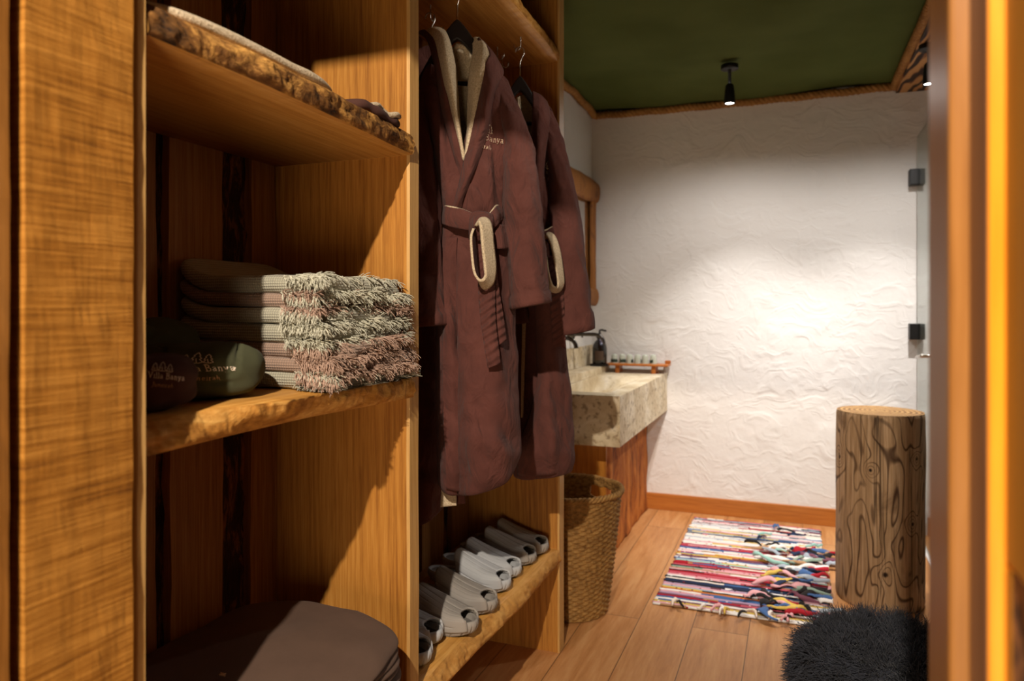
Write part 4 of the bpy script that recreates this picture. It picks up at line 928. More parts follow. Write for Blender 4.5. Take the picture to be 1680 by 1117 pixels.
def make_robe(key, pos, z0, label, cloth, detail=True):
    D = ROBES[key]
    root = thing('bathrobe', label, 'bathrobe', (pos[0], pos[1], z0), RZ, 'bathrobes hanging in the wardrobe')
    sd = {'A': 1, 'B': 2, 'C': 3}[key]
    CR = CREASES.get(key, [])
    def L(c):
        return [(u, -w_, z - z0) for (u, w_, z) in c]
    def wr(V, k=1.0, zb=.9):
        out = []
        for v in V:
            x, y, z = v
            lo = max(0.0, min(1.0, (1.25 - z0 - z) / .5))
            f = .014 * nz(x * 17 + 3 * z, z * 4, sd) + .012 * nz(x * 14 + z * 15, z * 11 - x * 9, sd + 5) * (.4 + lo)
            f += .005 * nz(x * 30, z * 7, sd + 9)
            for (u1, z1, u2, z2, cw, am) in CR:
                dx, dz = u2 - u1, z2 - z1
                t = max(0, min(1, ((x - u1) * dx + (z + z0 - z1) * dz) / (dx * dx + dz * dz)))
                dd = math.hypot(x - u1 - t * dx, z + z0 - z1 - t * dz)
                if dd < 2.5 * cw:
                    f += 2.2 * am * math.exp(-(dd / cw) ** 2) * math.sin(PI * (.12 + .76 * t)) if y < .02 else 0
            out.append((x + .35 * f * k, y - f * k, z + .2 * f * k))
        return out
    V, f, nv = loft([L(c) for c in D['body']], 96, 6, True)
    V = wr(V)
    body = mesh('robe_body', V, f, [cloth, M['fleece']], root)
    solid(body, .008, 1, 1, 0)
    bvh = BVHTree.FromPolygons([Vector(v) for v in V], [tuple(int(i) for i in q) for q in f])
    def sheet(name, key2, n, m_, mat_, th, mo=0, k=.4, off=0, noise_=True):
        V, f, _ = loft([L(c) for c in D[key2]], n, m_)
        if noise_:
            V = wr(V, k)
        o = mesh(name, V, f, mat_, root)
        solid(o, th, off, mo, 0)
        return o
    hw = {'A': ([.02, .036, .043, .047, .05, .052, .052], [.03, .055, .07, .07, .068, .068, .068]),
          'B': ([.018, .034, .046, .052, .058, .064], [.03, .05, .07, .07, .07, .07])}.get(key)
    if hw:
        for nm, hws, tilt in (('sleeve_r', hw[0], .18), ('sleeve_l', hw[1], .05)):
            c = L(D[nm][0])
            n = 56
            C = catmull(c, n)
            H = np.interp(np.linspace(0, 1, n), np.linspace(0, 1, len(hws)), hws)
            S = 28
            V = []
            rows = 0
            for i in range(n):
                t = i / (n - 1)
                cuff = 1.06 if t > .93 else 1.0
                if .915 < t < .93:
                    cuff = .97
                for k in range(S):
                    a = 2 * PI * k / S
                    ru = H[i] * cuff
                    rw = (.02 + .04 * min(1, t * 3)) * cuff
                    x = C[i][0] + ru * math.cos(a)
                    y = C[i][1] + rw * math.sin(a)
                    z = C[i][2] + tilt * ru * math.cos(a) * t
                    f_ = .008 * nz(a * 1.2, z * 8 + a, sd + 20) + .006 * nz(a * 1.5, z * 19 + 1.5 * a, sd + 30)
                    V.append((x + f_ * math.cos(a), y + f_ * math.sin(a), z))
                rows += 1
            for kk, (sc_, dz) in enumerate(((.9, -.004), (.8, .004), (.74, .05))):
                for k in range(S):
                    a = 2 * PI * k / S
                    V.append((C[-1][0] + H[-1] * sc_ * math.cos(a), C[-1][1] + .06 * sc_ * math.sin(a), C[-1][2] + dz + tilt * H[-1] * sc_ * math.cos(a)))
                rows += 1
            f = [tuple(reversed(q)) for q in grid_faces(rows, S, False, True)]
            f.append(tuple(range(S)))
            mesh('sleeve', V, f, cloth, root)
    if key == 'C':
        return root
    sheet('lapel', 'lapel_r', 50, 6, [cloth, M['fleece']], .007)
    sheet('lapel', 'lapel_l', 50, 6, [cloth, M['fleece']], .007)
    if key == 'A':
        o = sheet('fleece_lining', 'lining_r', 50, 8, M['fleece'], .008, noise_=False)
        tag(o, 'cream fleece lining')
        o = sheet('fleece_lining', 'lining_l', 50, 8, M['fleece'], .008, noise_=False)
        tag(o, 'cream fleece lining')
        mesh('hanging_loop', *tube([L([(u, w_, z)])[0] for u, w_, z in [(-.03, -.055, 1.895), (-.034, -.03, 1.915), (-.02, -.018, 1.928), (0, -.02, 1.925), (.008, -.035, 1.905), (.006, -.055, 1.89)]], .008, 10), M['fleece'], root)
        sheet('pocket', 'pocket', 14, 6, cloth, .007)
        sheet('placket', 'placket', 60, 8, cloth, .007, k=1.0)
        sheet('hem_lining', 'hem_patch', 10, 6, M['fleece'], .006)
        sheet('hem_facing', 'hem_tail', 10, 6, cloth, .006)
    else:
        o = sheet('fleece_lining', 'lining_l', 40, 8, M['fleece'], .008, noise_=False)
        sheet('front_panel', 'front_panel', 50, 7, [cloth, M['fleece']], .008, k=.8)
        sheet('lining_edge', 'lining_edge', 20, 6, M['fleece'], .004)
    belt = sheet('belt', 'belt_l', 24, 6, [cloth, M['fleece']], .010, 0)
    def sub(o):
        o.parent = belt
        return o
    sub(sheet('belt_end', 'belt_r', 20, 6, [cloth, M['fleece']], .010, 0))
    if key == 'A':
        sub(sheet('knot', 'knot', 16, 6, [cloth], .012))
    o = sub(sheet('belt_loop', 'loop', 60, 8, [M['fleece'], cloth], .006, 1, 0, -1, False))
    tag(o, 'loop of the belt showing its cream fleece side')
    sub(sheet('belt_tail', 'tail_a', 44, 6, M['robe_quilt'], .008, 0, .5))
    if key == 'A':
        sub(sheet('belt_tail', 'tail_b', 40, 6, M['robe_quilt'], .008, 0, .5))
    # cream fleece piping along the belt edges
    def piping(k2, row, r=.0028):
        P = catmull(L(D[k2][row]), 40)
        P = [(p[0], p[1] - .004, p[2]) for p in P]
        return tube(P, r, 6)
    pp = [piping('belt_l', 0)]
    pp += [piping('belt_r', 0)]
    sub(mesh('fleece_edging', *merge(pp), M['fleece'], root))
    # embroidered emblem on the breast
    if key == 'A':
        P, wd = (.047, 0, 1.655 - z0), .118
    else:
        P, wd = (.040, 0, 1.645 - z0), .10
    tr, a, b = emblem(wd, .0)
    s_, c_ = math.sin(-.13), math.cos(-.13)
    for nm, q in (('embroidered_logo', tr), ('embroidered_lettering', a), ('embroidered_lettering', b)):
        q = [st_ for st_ in q if key != 'A' or sum(p_[0] for p_ in st_) / len(st_) > -.034]     # the rest lies behind the lapel
        embroider(nm, q, wd * .009, bvh, P, (c_, 0, s_), (-s_, 0, c_), root, M['thread'], .016)
    return root

def make_hanger(pos, z0, outline, bar, hook, label):
    root = thing('coat_hanger', label, 'coat hanger', (pos[0], pos[1], z0), RZ, 'coat hangers under the robe shelf')
    n = len(outline)
    V = []
    for y in (-.011, .011):
        V += [(u, y, z) for u, z in outline]
    f = [tuple(range(n)), tuple(range(2 * n - 1, n - 1, -1))]
    f += [(i, i + n, (i + 1) % n + n, (i + 1) % n) for i in range(n)]
    bevel(mesh('shoulder_bar', V, f, M['black_wood'], root, False), .004, 2)
    if bar:
        mesh('trouser_bar', *tube([(bar[0], 0, bar[1]), (bar[2], 0, bar[3])], .006, 10), M['black_wood'], root)
    mesh('metal_hook', *tube([(u, 0, z) for u, z in hook], .0018, 8), M['steel'], root)
    return root

ROBE_C = make_robe('C', robe_frame(-.2382, 2.1), .57, 'robe at the far left, mostly hidden by the wardrobe panel, only its hem showing', M['robe'])
ROBE_A = make_robe('A', robe_frame(-.1265, 1.93), .72, 'aubergine hooded bathrobe in front, with open cream fleece collar and knotted belt', M['robe'])
ROBE_B = make_robe('B', robe_frame(.0682, 2.32), .69, 'aubergine bathrobe hanging behind the front robe, nearest the sink', M['robe'])

def outline_arms(w1, drop, th, top):
    """smooth closed outline of a hanger's shoulder piece: (u, z) below z = 0"""
    o_, i_ = [], []
    for k in range(-12, 13):
        t = k / 12
        u = w1 * t
        z = -drop * abs(t) ** 1.25 * (1 - .0 * abs(t))
        o_.append((u, z))
        i_.append((u * .98, z - th * (1 - .45 * abs(t)) - .012 * (1 - abs(t)) * 0))
    return o_ + i_[::-1]
hk = [(0, .0), (0, .045)] + [(.018 - .018 * math.cos(a), .062 + .018 * math.sin(a)) for a in np.linspace(0, PI * 1.1, 10)]
hk = [(0, -.01), (0, .04), (.004, .055), (.013, .072), (.012, .088), (.0, .096), (-.012, .09), (-.015, .078)]
pA = robe_frame(-.146, 1.94)
make_hanger(pA, 1.995, outline_arms(.105, .16, .055, 0), (-.06, -.165, .075, -.175), hk, 'black wooden hanger inside the front robe with open fleece collar')
cup_hook(pA[0] - .003, pA[1], PI / 2)
pB = robe_frame(.026, 2.345)
make_hanger(pB, 1.975, outline_arms(.085, .15, .05, 0), (-.03, -.15, .05, -.155), hk, 'black wooden hanger in the robe nearest the sink')
cup_hook(pB[0] + .002, pB[1], PI)
pC = robe_frame(-.236, 2.1)
make_hanger(pC, 1.985, outline_arms(.06, .10, .05, 0), None, hk, 'black wooden hanger at the left, mostly hidden by the wardrobe panel')
cup_hook(pC[0], pC[1], PI / 2)
for x, y, a in ((-.93, 2.25, 0.3), (-.945, 2.33, 0.5)):
    cup_hook(x, y, a)

# ============================================================ FOLDED AND ROLLED TEXTILES
def folded(L, W, H, layers, e=5.0, dome=.012, seed=0, depth=.012, na=72, deform=None, edge_round=.35):
    V = []
    prof = [(0.98, 0), (.75, 0), (.4, 0)]
    rows = [(1.0 - r, 0.0) for r in (1.0, .7, .35, .12)]
    side = []
    ns = layers * 7
    for i in range(ns + 1):
        s = i / ns
        b = abs(math.sin(PI * s * layers)) ** .55
        side.append((depth * (1 - b), H * s))
    prof = [('in', .03, 0.0), ('in', .3, 0.0), ('in', .75, 0.0)]
    seq = [(0.0, .0, None), (.4, .0, None), (.75, .0, None)]
    lev = []
    for k in (0.0, .45, .8):
        lev.append((k, 0.0, 0))
    for ins, z in side:
        lev.append((None, ins, z))
    for k in (.93, .8, .6, .4, .2, 0.0):
        lev.append((k, 0.0, H))
    nv = na
    for k, ins, z in lev:
        for j in range(na):
            a = 2 * PI * j / na
            c, s = math.cos(a), math.sin(a)
            ex = math.copysign(abs(c) ** (2 / e), c)
            ey = math.copysign(abs(s) ** (2 / e), s)
            if k is None:
                x, y = ex * (L / 2 - ins), ey * (W / 2 - ins)
                zz = z
            else:
                x, y = ex * L / 2 * k, ey * W / 2 * k
                zz = z + (dome * (1 - k * k) + .25 * dome * nz(x * 9, y * 9, seed) if z > 0 else 0)
            f_ = .004 * nz(x * 14, y * 14, z * 18 + seed)
            p = Vector((x + f_, y + f_, zz + (.5 * f_ if z > 0 else 0)))
            if deform:
                p = deform(p)
            V.append(p)
    f = [tuple(reversed(q)) for q in grid_faces(len(lev), na, False, True)]
    return V, f

rng = np.random.default_rng(5)
def make_towel(z, H, kind, curl, label, L=.355, W=.314, dx=0.0, dy=0.0, layers=2, seed=0, fr_len=.031, nf=400):
    L = .3575 + dx
    cx = -.94625 + dx / 2
    root = thing('towel', label, 'towel', (cx, 1.217 + dy, z), 0, 'folded waffle towels on the middle shelf')
    def dfm(p):
        t = max(0.0, -(p.x + .02) / (L / 2 - .02))
        q = Vector(p)
        q.z += curl * t ** 2.2
        q.z += .004 * nz(p.x * 8, p.y * 8, seed + 3)
        fx = max(0.0, (p.x - .06) / (L / 2 - .06))
        q.z += fx * (.007 * nz(p.y * 16, seed, 1) - .004) + fx * .004 * nz(p.y * 40, seed, 7)
        q.x += fx * .016 * nz(p.y * 11, seed, p.z * 30)
        return q
    V, f = folded(L, W, H, layers, 7.0, .004, seed, .008, 120, dfm)
    mesh('towel_body', V, f, M['waffle_' + kind], root)
    # yarn fringe over the front end and its near corner
    y = (rng.random(nf) * 2 - 1) * (W / 2 - .004)
    lvl = np.floor(rng.random(nf) * (layers + 1)) / layers
    zt = np.clip(H * (lvl * .92 + .06 + .06 * rng.random(nf)), 0.002, H)
    xx = np.full(nf, L / 2 - .012) - .05 * rng.random(nf) * (lvl > .9)
    roots = np.stack([xx, y, zt + .002], 1)
    ns = nf // 3
    xs = L / 2 - .004 - .075 * rng.random(ns) ** 1.3
    lv2 = np.floor(rng.random(ns) * (layers + .99)) / layers
    zs = np.clip(H * (lv2 * .9 + .07), .002, H)
    side = np.stack([xs, np.full(ns, -W / 2 + .004), zs], 1)
    roots = np.vstack([roots, side])
    n = len(roots)
    dr = np.zeros((n, 3))
    dr[:nf, 0] = 1.0
    dr[:nf, 1] = .9 * (rng.random(nf) - .6)
    dr[:nf, 2] = .55 * (rng.random(nf) - .45)
    dr[nf:, 0] = .9
    dr[nf:, 1] = -.35 - .25 * rng.random(ns)
    dr[nf:, 2] = .3 * (rng.random(ns) - .55)
    for i in range(n):
        y_, z_ = roots[i][1], roots[i][2]
        dr[i, 1] += 1.5 * nz(y_ * 24, z_ * 40, seed) * (1 if i < nf else .4)
        dr[i, 2] += 1.1 * nz(y_ * 24, z_ * 40, seed + 40)
    roots = np.array([tuple(dfm(Vector(r))) for r in roots])
    # every tuft is a few yarns running together
    R3, D3 = [], []
    for k in range(4):
        R3.append(roots + (rng.random((n, 3)) - .5) * .004)
        D3.append(dr + (rng.random((n, 3)) - .5) * .28)
    Vs, Fs = strands(np.vstack(R3), np.vstack(D3), fr_len, .0016, rng, .42, 4, .9)
    Vs[:, 2] = np.maximum(Vs[:, 2], .001 - (z - 1.077) + 0 * Vs[:, 2]) if z < 1.09 else Vs[:, 2]
    # keep the yarns clear of the tall panel behind the stack
    Vs[:, 1] = np.where(Vs[:, 0] < XF - cx + .003, np.minimum(Vs[:, 1], 1.382 - 1.217 - dy), Vs[:, 1])
    fast_mesh('fringe', Vs, Fs, M['yarn_' + kind], root)
    return root
TZ = 1.0775
tw = [  # height, kind, curl at the back, layers, dx, dy, label
 (.031, 'sage', .004, 1, .010, .004, 'grey-green fringed towel at the bottom of the folded stack, lying on the shelf'),
 (.026, 'mauve', .006, 1, .016, .000, 'dusty pink towel second from the bottom of the stack, just above the lowest grey-green one'),
 (.026, 'mauve', .010, 1, .012, .002, 'dusty pink towel third from the bottom, under the lower of two adjoining grey-green towels'),
 (.033, 'sage', .020, 1, -.004, .000, 'grey-green towel lying directly on the dusty pink pair in the stack'),
 (.028, 'sage', .030, 1, -.010, -.002, 'grey-green towel under the single brownish-pink one near the top of the stack'),
 (.026, 'mauve', .040, 1, -.016, .002, 'brownish-pink towel second from the top, between two grey-green ones'),
 (.031, 'sage', .047, 1, -.012, .000, 'topmost grey-green towel of the stack with thick fringe and back end curling up'),
]
z = TZ
for i, (H, kind, curl, ly, dx, dy, lab) in enumerate(tw):
    make_towel(z, H, kind, curl, lab, dx=dx, dy=dy, layers=ly, seed=i * 3.3)
    z += H + .0005

def roll(name, label, c, half, m, rz=0.0, e=2.6, seed=0, squash=1.0):
    """rolled or bundled garment: soft cushion-like bundle resting on c"""
    root = thing(name, label, 'folded garment', c, rz, 'rolled embroidered garments on the middle shelf')
    V = []
    nu, nv_ = 80, 120
    for i in range(nu + 1):
        th = -PI / 2 + PI * i / nu
        for j in range(nv_):
            ph = 2 * PI * j / nv_
            cs = lambda q, p_: math.copysign(abs(q) ** p_, q)
            x = half[0] * cs(math.cos(th), .5) * cs(math.cos(ph), .5)
            y = half[1] * cs(math.cos(th), .5) * cs(math.sin(ph), .5)
            zz = half[2] * cs(math.sin(th), .62)
            k = .008 * nz(x * 12, y * 12, zz * 14 + seed) + .004 * nz(x * 40 + zz * 20, y * 25, zz * 40 + seed)
            k -= .007 * max(0, 1 - abs(nz(x * 9 + zz * 7 + seed, y * 9 - zz * 5, seed)) / .05)
            sp = (x - y * .6 - zz * .8) / .035 + seed
            k += .0025 * (1 - abs((sp % 2) - 1)) ** 3
            nrm = Vector((x / half[0], y / half[1], zz / half[2])).normalized()
            p = Vector((x, y, zz)) + nrm * k
            p.z = max(p.z + half[2], .0005 + .002 * abs(nz(x * 20, y * 20, seed)))
            V.append(p)
    f = [tuple(reversed(q)) for q in grid_faces(nu + 1, nv_, False, True)]
    f = [tuple(reversed(q)) for q in f]
    mesh('rolled_cloth', V, f, m, root)
    # seam folds wrapped round the bundle
    return root, BVHTree.FromPolygons(V, f)
def put_emblem(root, bvh, P, wd, tilt, nrm=(.62, -.785)):
    n = Vector((nrm[0], nrm[1], .16)).normalized()
    r = Vector((-nrm[1], nrm[0], 0)).normalized()
    u = n.cross(r)
    c, s = math.cos(tilt), math.sin(tilt)
    tr, a, b = emblem(wd, .15)
    R, U = r * c + u * s, u * c - r * s
    embroider('embroidered_logo', tr, wd * .0105, bvh, P, R, U, root, M['thread'], .0015)
    embroider('embroidered_lettering', a, wd * .0105, bvh, P, R, U, root, M['thread'], .0015)
    embroider('embroidered_lettering', b, wd * .008, bvh, P, R, U, root, M['thread_tan'], .0015)
g3, b3 = roll('rolled_garment', 'dark green bundle at the back left, half hidden behind the brown and olive rolls', (-1.05, .93, TZ), (.068, .085, .062), M['garment_green'], 0, seed=4)
put_emblem(g3, b3, (.02, -.05, .085), .075, .12)
g2, b2 = roll('rolled_garment', 'olive green rolled garment with pale emblem, against the towel stack', (-.908, .912, TZ), (.066, .102, .043), M['garment_green'], -.5, seed=2)
put_emblem(g2, b2, (.067, -.017, .048), .071, .15, (.55, -.83))
g1, b1 = roll('rolled_garment', 'dark brown rolled garment with pale emblem at the shelf front, by the wardrobe side', (-.876, .768, TZ), (.078, .062, .0385), M['garment_brown'], .0, seed=1)
put_emblem(g1, b1, (.055, -.003, .044), .057, -.08, (.70, -.70))

def pile(name, label, c, dims, layers, m, cat, group, seed=0, rz=0.0, e=4.5, dome=.014, depth=.008, deform=None):
    root = thing(name, label, cat, c, rz, group)
    V, f = folded(dims[0], dims[1], dims[2], layers, e, dome, seed, depth, 120, deform)
    mesh('folded_cloth', V, f, m, root)
    return root
def sag(k, seed):
    def d(p):
        q = Vector(p)
        t = max(0, (p.x - .0) / .18)
        q.z -= k * t * t * (q.z / .1 if q.z < .1 else 1)
        q.z += .006 * nz(p.x * 8, p.y * 8, seed) * min(1, p.z / .03)
        q.x += .010 * nz(p.y * 9, p.z * 30, seed)
        return q
    return d
G = 'folded robes on the bottom shelf'
pile('folded_robe', 'lowest of the folded dark brown robes piled on the bottom shelf', (-.905, 1.04, .371), (.40, .50, .075), 3, M['robe_dark'], 'folded robe', G, 1, 0, 5, .004, .008, sag(.004, 1))
pile('folded_robe', 'middle folded dark brown robe of the pile on the bottom shelf', (-.900, 1.045, .448), (.40, .50, .07), 3, M['blanket'], 'folded robe', G, 2, .03, 5, .004, .008, sag(.006, 2))
top = pile('folded_robe', 'topmost folded charcoal-brown robe, broad smooth top lit by the lamp, on the bottom shelf pile', (-.90, 1.045, .522), (.40, .49, .075), 4, M['blanket'], 'folded robe', G, 3, -.03, 4, .016, .009, sag(.03, 3))
lt = []
for k in range(6):
    x, y = .02 + .06 * nz(k, 1, 2), -.1 + .08 * nz(k, 5, 3)
    lt.append(tube([(x + .006 * math.cos(a * 2 + k), y + .006 * math.sin(a * 3), .0925 + .001 * a) for a in range(4)], .0008, 4))
mesh('loose_thread', *merge(lt), M['thread_tan'], top)

G = 'folded garments on the top shelf'
tA = thing('folded_robe', 'folded robe with cream fleece edge on the top shelf, at its left end', 'folded robe', (-.895, .895, 1.601), 0, G)
V, f = folded(.30, .44, .016, 1, 5, .003, 31, .005, 120)
mesh('folded_cloth', V, f, M['fleece'], tA)
V, f = folded(.26, .40, .010, 1, 5, .002, 32, .004, 120)
mesh('folded_cloth', [Vector(v) + Vector((-.016, .0, .0195)) for v in V], f, M['garment_brown'], tA)
tB = thing('folded_robe', 'thin folded dark brown robe on the top shelf, at its right end', 'folded robe', (-.90, 1.255, 1.601), 0, G)
V, f = folded(.28, .20, .018, 1, 5, .004, 33, .005, 120, lambda p: p + Vector((.02 * nz(p.y * 20, 0, 1), 0, .004 * nz(p.y * 25, p.x * 10, 3))))
mesh('folded_cloth', V, f, M['robe_dark'], tB)
mesh('fleece_edge', *tube([(.132 + .004 * math.sin(k), -.05 + .012 * k, .012 + .010 * abs(math.sin(k * .5))) for k in range(11)], .006, 8), M['fleece'], tB)

# ============================================================ SLIPPERS
def make_slipper(label, m, loc, rz, mirror=1):
    root = thing('slipper', label, 'slipper', loc, rz, 'rubber slippers on the low shelf')
    Ls = .29
    def outline(t):
        """t in 0..1 round the sole from the heel, x to the toe; returns x, y"""
        a = 2 * PI * t
        c, s = -math.cos(a), math.sin(a)
        x = Ls / 2 * math.copysign(abs(c) ** .82, c)
        u = (x + Ls / 2) / Ls
        wd = float(np.interp(u, [0, .12, .35, .55, .75, .92, 1], [.038, .043, .042, .049, .055, .050, .037]))
        y = wd * math.copysign(abs(s) ** .75, s)
        y += mirror * .006 * math.sin(PI * u)
        return x, y
    n = 180
    ol = [outline(i / n) for i in range(n)]
    rim = lambda x: float(np.interp((x + Ls / 2) / Ls, [0, .25, .5, .78, .9, 1], [.034, .032, .030, .032, .038, .040]))
    bed = lambda x: float(np.interp((x + Ls / 2) / Ls, [0, .25, .5, .8, 1], [.029, .026, .024, .020, .021]))
    toe = lambda x: .008 * max(0, ((x + Ls / 2) / Ls - .75) / .25) ** 2
    V = []
    def ring(k, zf, groove=0):
        for i, (x, y) in enumerate(ol):
            g = 1 - groove * (1 if (i % 9) in (0,) else 0)
            V.append((x * k * g, y * k * g, zf(x)))
    ring(.90, lambda x: 0 + toe(x))
    ring(.955, lambda x: .0025 + toe(x), .05)
    ring(.985, lambda x: .010 + toe(x), .05)
    ring(1.0, lambda x: .018 + toe(x), .045)
    ring(1.0, lambda x: .7 * rim(x), .0)
    ring(.985, lambda x: rim(x) - .001)
    ring(.955, lambda x: rim(x))
    ring(.92, lambda x: rim(x) - .003)
    ring(.90, lambda x: bed(x))
    ring(.5, lambda x: bed(x) - .001)
    ring(.02, lambda x: bed(x) - .001)
    f = [tuple(reversed(q)) for q in grid_faces(11, n, False, True)]
    f += [tuple(range(n))]
    fm = [1 if q // n >= 8 else 0 for q in range(len(f))]
    mesh('sole', V, f, [m, M['slip_in']], root, True, fm)
    # ridged upper: from the slanted instep opening to the oval toe hole
    ns, na = 30, 140
    V = []
    for i in range(ns + 1):
        s = i / ns
        for j in range(na + 1):
            ph = PI * j / na
            cph, sph = math.cos(ph), math.sin(ph)
            x_back = -.012 - .030 * sph
            x_front = .130 - .030 * sph ** 2
            x = x_back + (x_front - x_back) * s
            u = (x + Ls / 2) / Ls
            wd = float(np.interp(u, [0, .12, .35, .55, .75, .92, 1], [.038, .043, .042, .049, .055, .050, .037])) * 1.0
            yoff = mirror * .006 * math.sin(PI * u)
            c_ = min(1.0, abs(x) / (Ls / 2)) ** (1 / .82)
            wd *= max(.0, 1 - c_ * c_) ** .375
            Ht = float(np.interp(s, [0, .25, .6, 1], [.076, .062, .043, .026]))
            y = wd * math.copysign(abs(cph) ** .8, cph) * (1.0 - .01 * s * s)
            zz = .014 + toe(x) + (rim(x) - .012) * .5 * min(1, sph * 3) + Ht * sph ** .72
            q = 10
            gr = abs(math.sin(ph * q + .9 * s * math.cos(ph) * 3))
            rid = -.0075 * math.exp(-(gr / .17) ** 2) * min(1, 6 * s + .3) * min(1, 5 * (1 - s) + .2) * (1 if sph > .12 else 0)
            k = 1 + rid / .04
            V.append((x, y * k + yoff, zz + rid * sph))
    f = grid_faces(ns + 1, na + 1)
    up = mesh('strap', V, f, m, root)
    solid(up, .005, -1)
    return root
SZ = .3715
sl = [  # x of the toe end centre, y, rz, material, label
 (-.985, 2.400, -.06, 'slip_grey', 'grey slipper at the right end of the row, next to the wardrobe end panel'),
 (-.990, 2.285, -.05, 'slip_grey', 'grey slipper second from the right end panel, partly overlapped in shade'),
 (-.995, 2.160, -.07, 'slip_light', 'pale slipper third from the right end panel, half lit, behind the brightest one'),
 (-.985, 2.040, -.05, 'slip_light', 'brightly lit pale slipper, fourth from the right end panel'),
 (-.965, 1.885, -.05, 'slip_grey', 'fully lit grey slipper with broad ridged strap, fifth from the right end panel'),
 (-.960, 1.740, -.05, 'slip_grey', 'grey slipper standing nearest the shelf edge, sixth from the right end panel'),
 (-1.020, 1.655, -.05, 'slip_light', 'pale slipper emerging from behind the wardrobe divider, toe in the light'),
 (-.995, 1.545, -.05, 'slip_light', 'pale slipper at the left end, only its toe rim showing beside the divider'),
]
for i, (x, y, rz, m, lab) in enumerate(sl):
    make_slipper(lab, M[m], (x + .045, y, SZ), rz - .04, 1 if i % 2 else -1)

# ============================================================ BASKET
def make_basket():
    root = thing('basket', 'tall round woven seagrass basket on the floor beside the wardrobe end panel', 'basket', (-.87, 2.86, 0))
    H, R0, R1 = .485, .160, .218
    rows, nst = 50, 24
    na = nst * 8
    per = 4
    V, f = [], []
    nr = rows * per
    for i in range(nr + 1):
        z = H * i / nr
        r = R0 + (R1 - R0) * (i / nr) ** .8
        row = i // per
        ph = (i % per) / per
        for j in range(na):
            a = 2 * PI * j / na
            wv = math.sin(a * nst + PI * row)
            d = .0042 * wv * math.sin(PI * ph) + .002 * abs(math.sin(PI * ph))
            d += .0022 * nz(math.cos(a) * 9, math.sin(a) * 9, z * 40)
            V.append(((r + d) * math.cos(a), (r + d) * math.sin(a), z + .003 * nz(math.cos(a) * 4, math.sin(a) * 4, z * 6) + .002))
    hs = (math.radians(62), math.radians(242))
    def hole(i, j):
        a = 2 * PI * (j + .5) / na
        z = H * (i + .5) / nr
        return any(abs((a - h + PI) % (2 * PI) - PI) < .30 for h in hs) and .41 < z < .455
    for i in range(nr):
        for j in range(na):
            if hole(i, j):
                continue
            f.append((i * na + j, i * na + (j + 1) % na, (i + 1) * na + (j + 1) % na, (i + 1) * na + j))
    b = mesh('basket_wall', V, f, M['basket'], root)
    solid(b, .007, -1)
    Vb, fb = lathe([(R0 - .003, .003), (R0 - .003, .012)], 48)
    mesh('basket_base', Vb, fb, M['basket'], root)
    parts = []
    for ph in range(3):
        q = []
        for i in range(260):
            a = 2 * PI * i / 260
            an = a * 24 + 2 * PI * ph / 3
            rr = R1 + .002 + .007 * math.cos(an)
            q.append((rr * math.cos(a), rr * math.sin(a), H + .004 + .007 * math.sin(an) + .004 * nz(math.cos(a) * 3, math.sin(a) * 3, 1)))
        parts.append(tube(q, .0062, 6, False, True))
    mesh('rim', *merge(parts), M['basket'], root)
    return root
make_basket()

# ============================================================ SINK CORNER
def make_sink():
    x0, x1, y0, y1, z0, z1 = -1.198, -.725, 3.18, 4.468, .605, .835
    root = thing('stone_sink', 'long travertine trough sink fixed to the left wall in the back corner', 'sink', (-.96, 3.82, z0))
    p = parent_loc(root)
    bx0, bx1, by0, by1 = -1.075, -.80, 3.30, 4.16
    zb = z1 - .075
    # block with a sloped basin sunk into its top
    V = [(x0, y0, z0), (x1, y0, z0), (x1, y1, z0), (x0, y1, z0), (x0, y0, z1), (x1, y0, z1), (x1, y1, z1), (x0, y1, z1),
         (bx0, by0, z1), (bx1, by0, z1), (bx1, by1, z1), (bx0, by1, z1),
         (bx0, by0 + .01, zb - .03), (bx1 - .07, by0 + .03, zb), (bx1 - .07, by1 - .16, zb), (bx0, by1 - .12, zb - .03)]
    f = [(0, 3, 2, 1), (0, 1, 5, 4), (1, 2, 6, 5), (2, 3, 7, 6), (3, 0, 4, 7),
         (4, 5, 9, 8), (5, 6, 10, 9), (6, 7, 11, 10), (7, 4, 8, 11),
         (8, 9, 13, 12), (9, 10, 14, 13), (10, 11, 15, 14), (11, 8, 12, 15), (12, 13, 14, 15)]
    fm = [0] * 5 + [1] * 9
    o = mesh('trough', [Vector(v) - p for v in V], f, [M['travertine'], M['travertine_pale']], root, False, fm)
    bevel(o, .004, 2)
    o = box('back_ledge', x0, -1.082, y0 + .12, y1, z1, .878, M['travertine_pale'], root, .003)
    for y in (3.30, 3.62, 3.94, 4.26):
        box('splash_tile', x0 + .001, x0 + .014, y, min(y + .318, y1), .879, 1.0, M['travertine'], root, .002)
    mesh('drain', *lathe([(.0, 0), (.022, 0), (.022, .004), (.012, .005), (0, .003)], 24, False), M['gunmetal'], root, loc=Vector((-.99, 3.72, zb - .019)) - p)
    return root
sk = make_sink()
base = thing('sink_cabinet', 'honey wooden base with a reddish live-edge slab front under the travertine sink', 'cabinet', (-1.02, 3.95, 0))
box('end_panel', -1.198, -.852, 3.44, 3.475, 0, .604, M['wood_orange'], base, .003)
n, m_ = 50, 40
V = []
for i in range(n + 1):
    for j in range(m_ + 1):
        y, z = 3.44 + 1.025 * j / m_, .603 * i / n
        V.append((-.845 + .012 * nz(y * 6, z * 4, 2) + .006 * nz(y * 20, z * 8, 4) - (.02 if j in (0,) else 0), y, z))
p = parent_loc(base)
o = mesh('slab_front', [Vector(v) - p for v in V], [q[::-1] for q in grid_faces(n + 1, m_ + 1)], M['bark_red'], base)
solid(o, .03, -1)

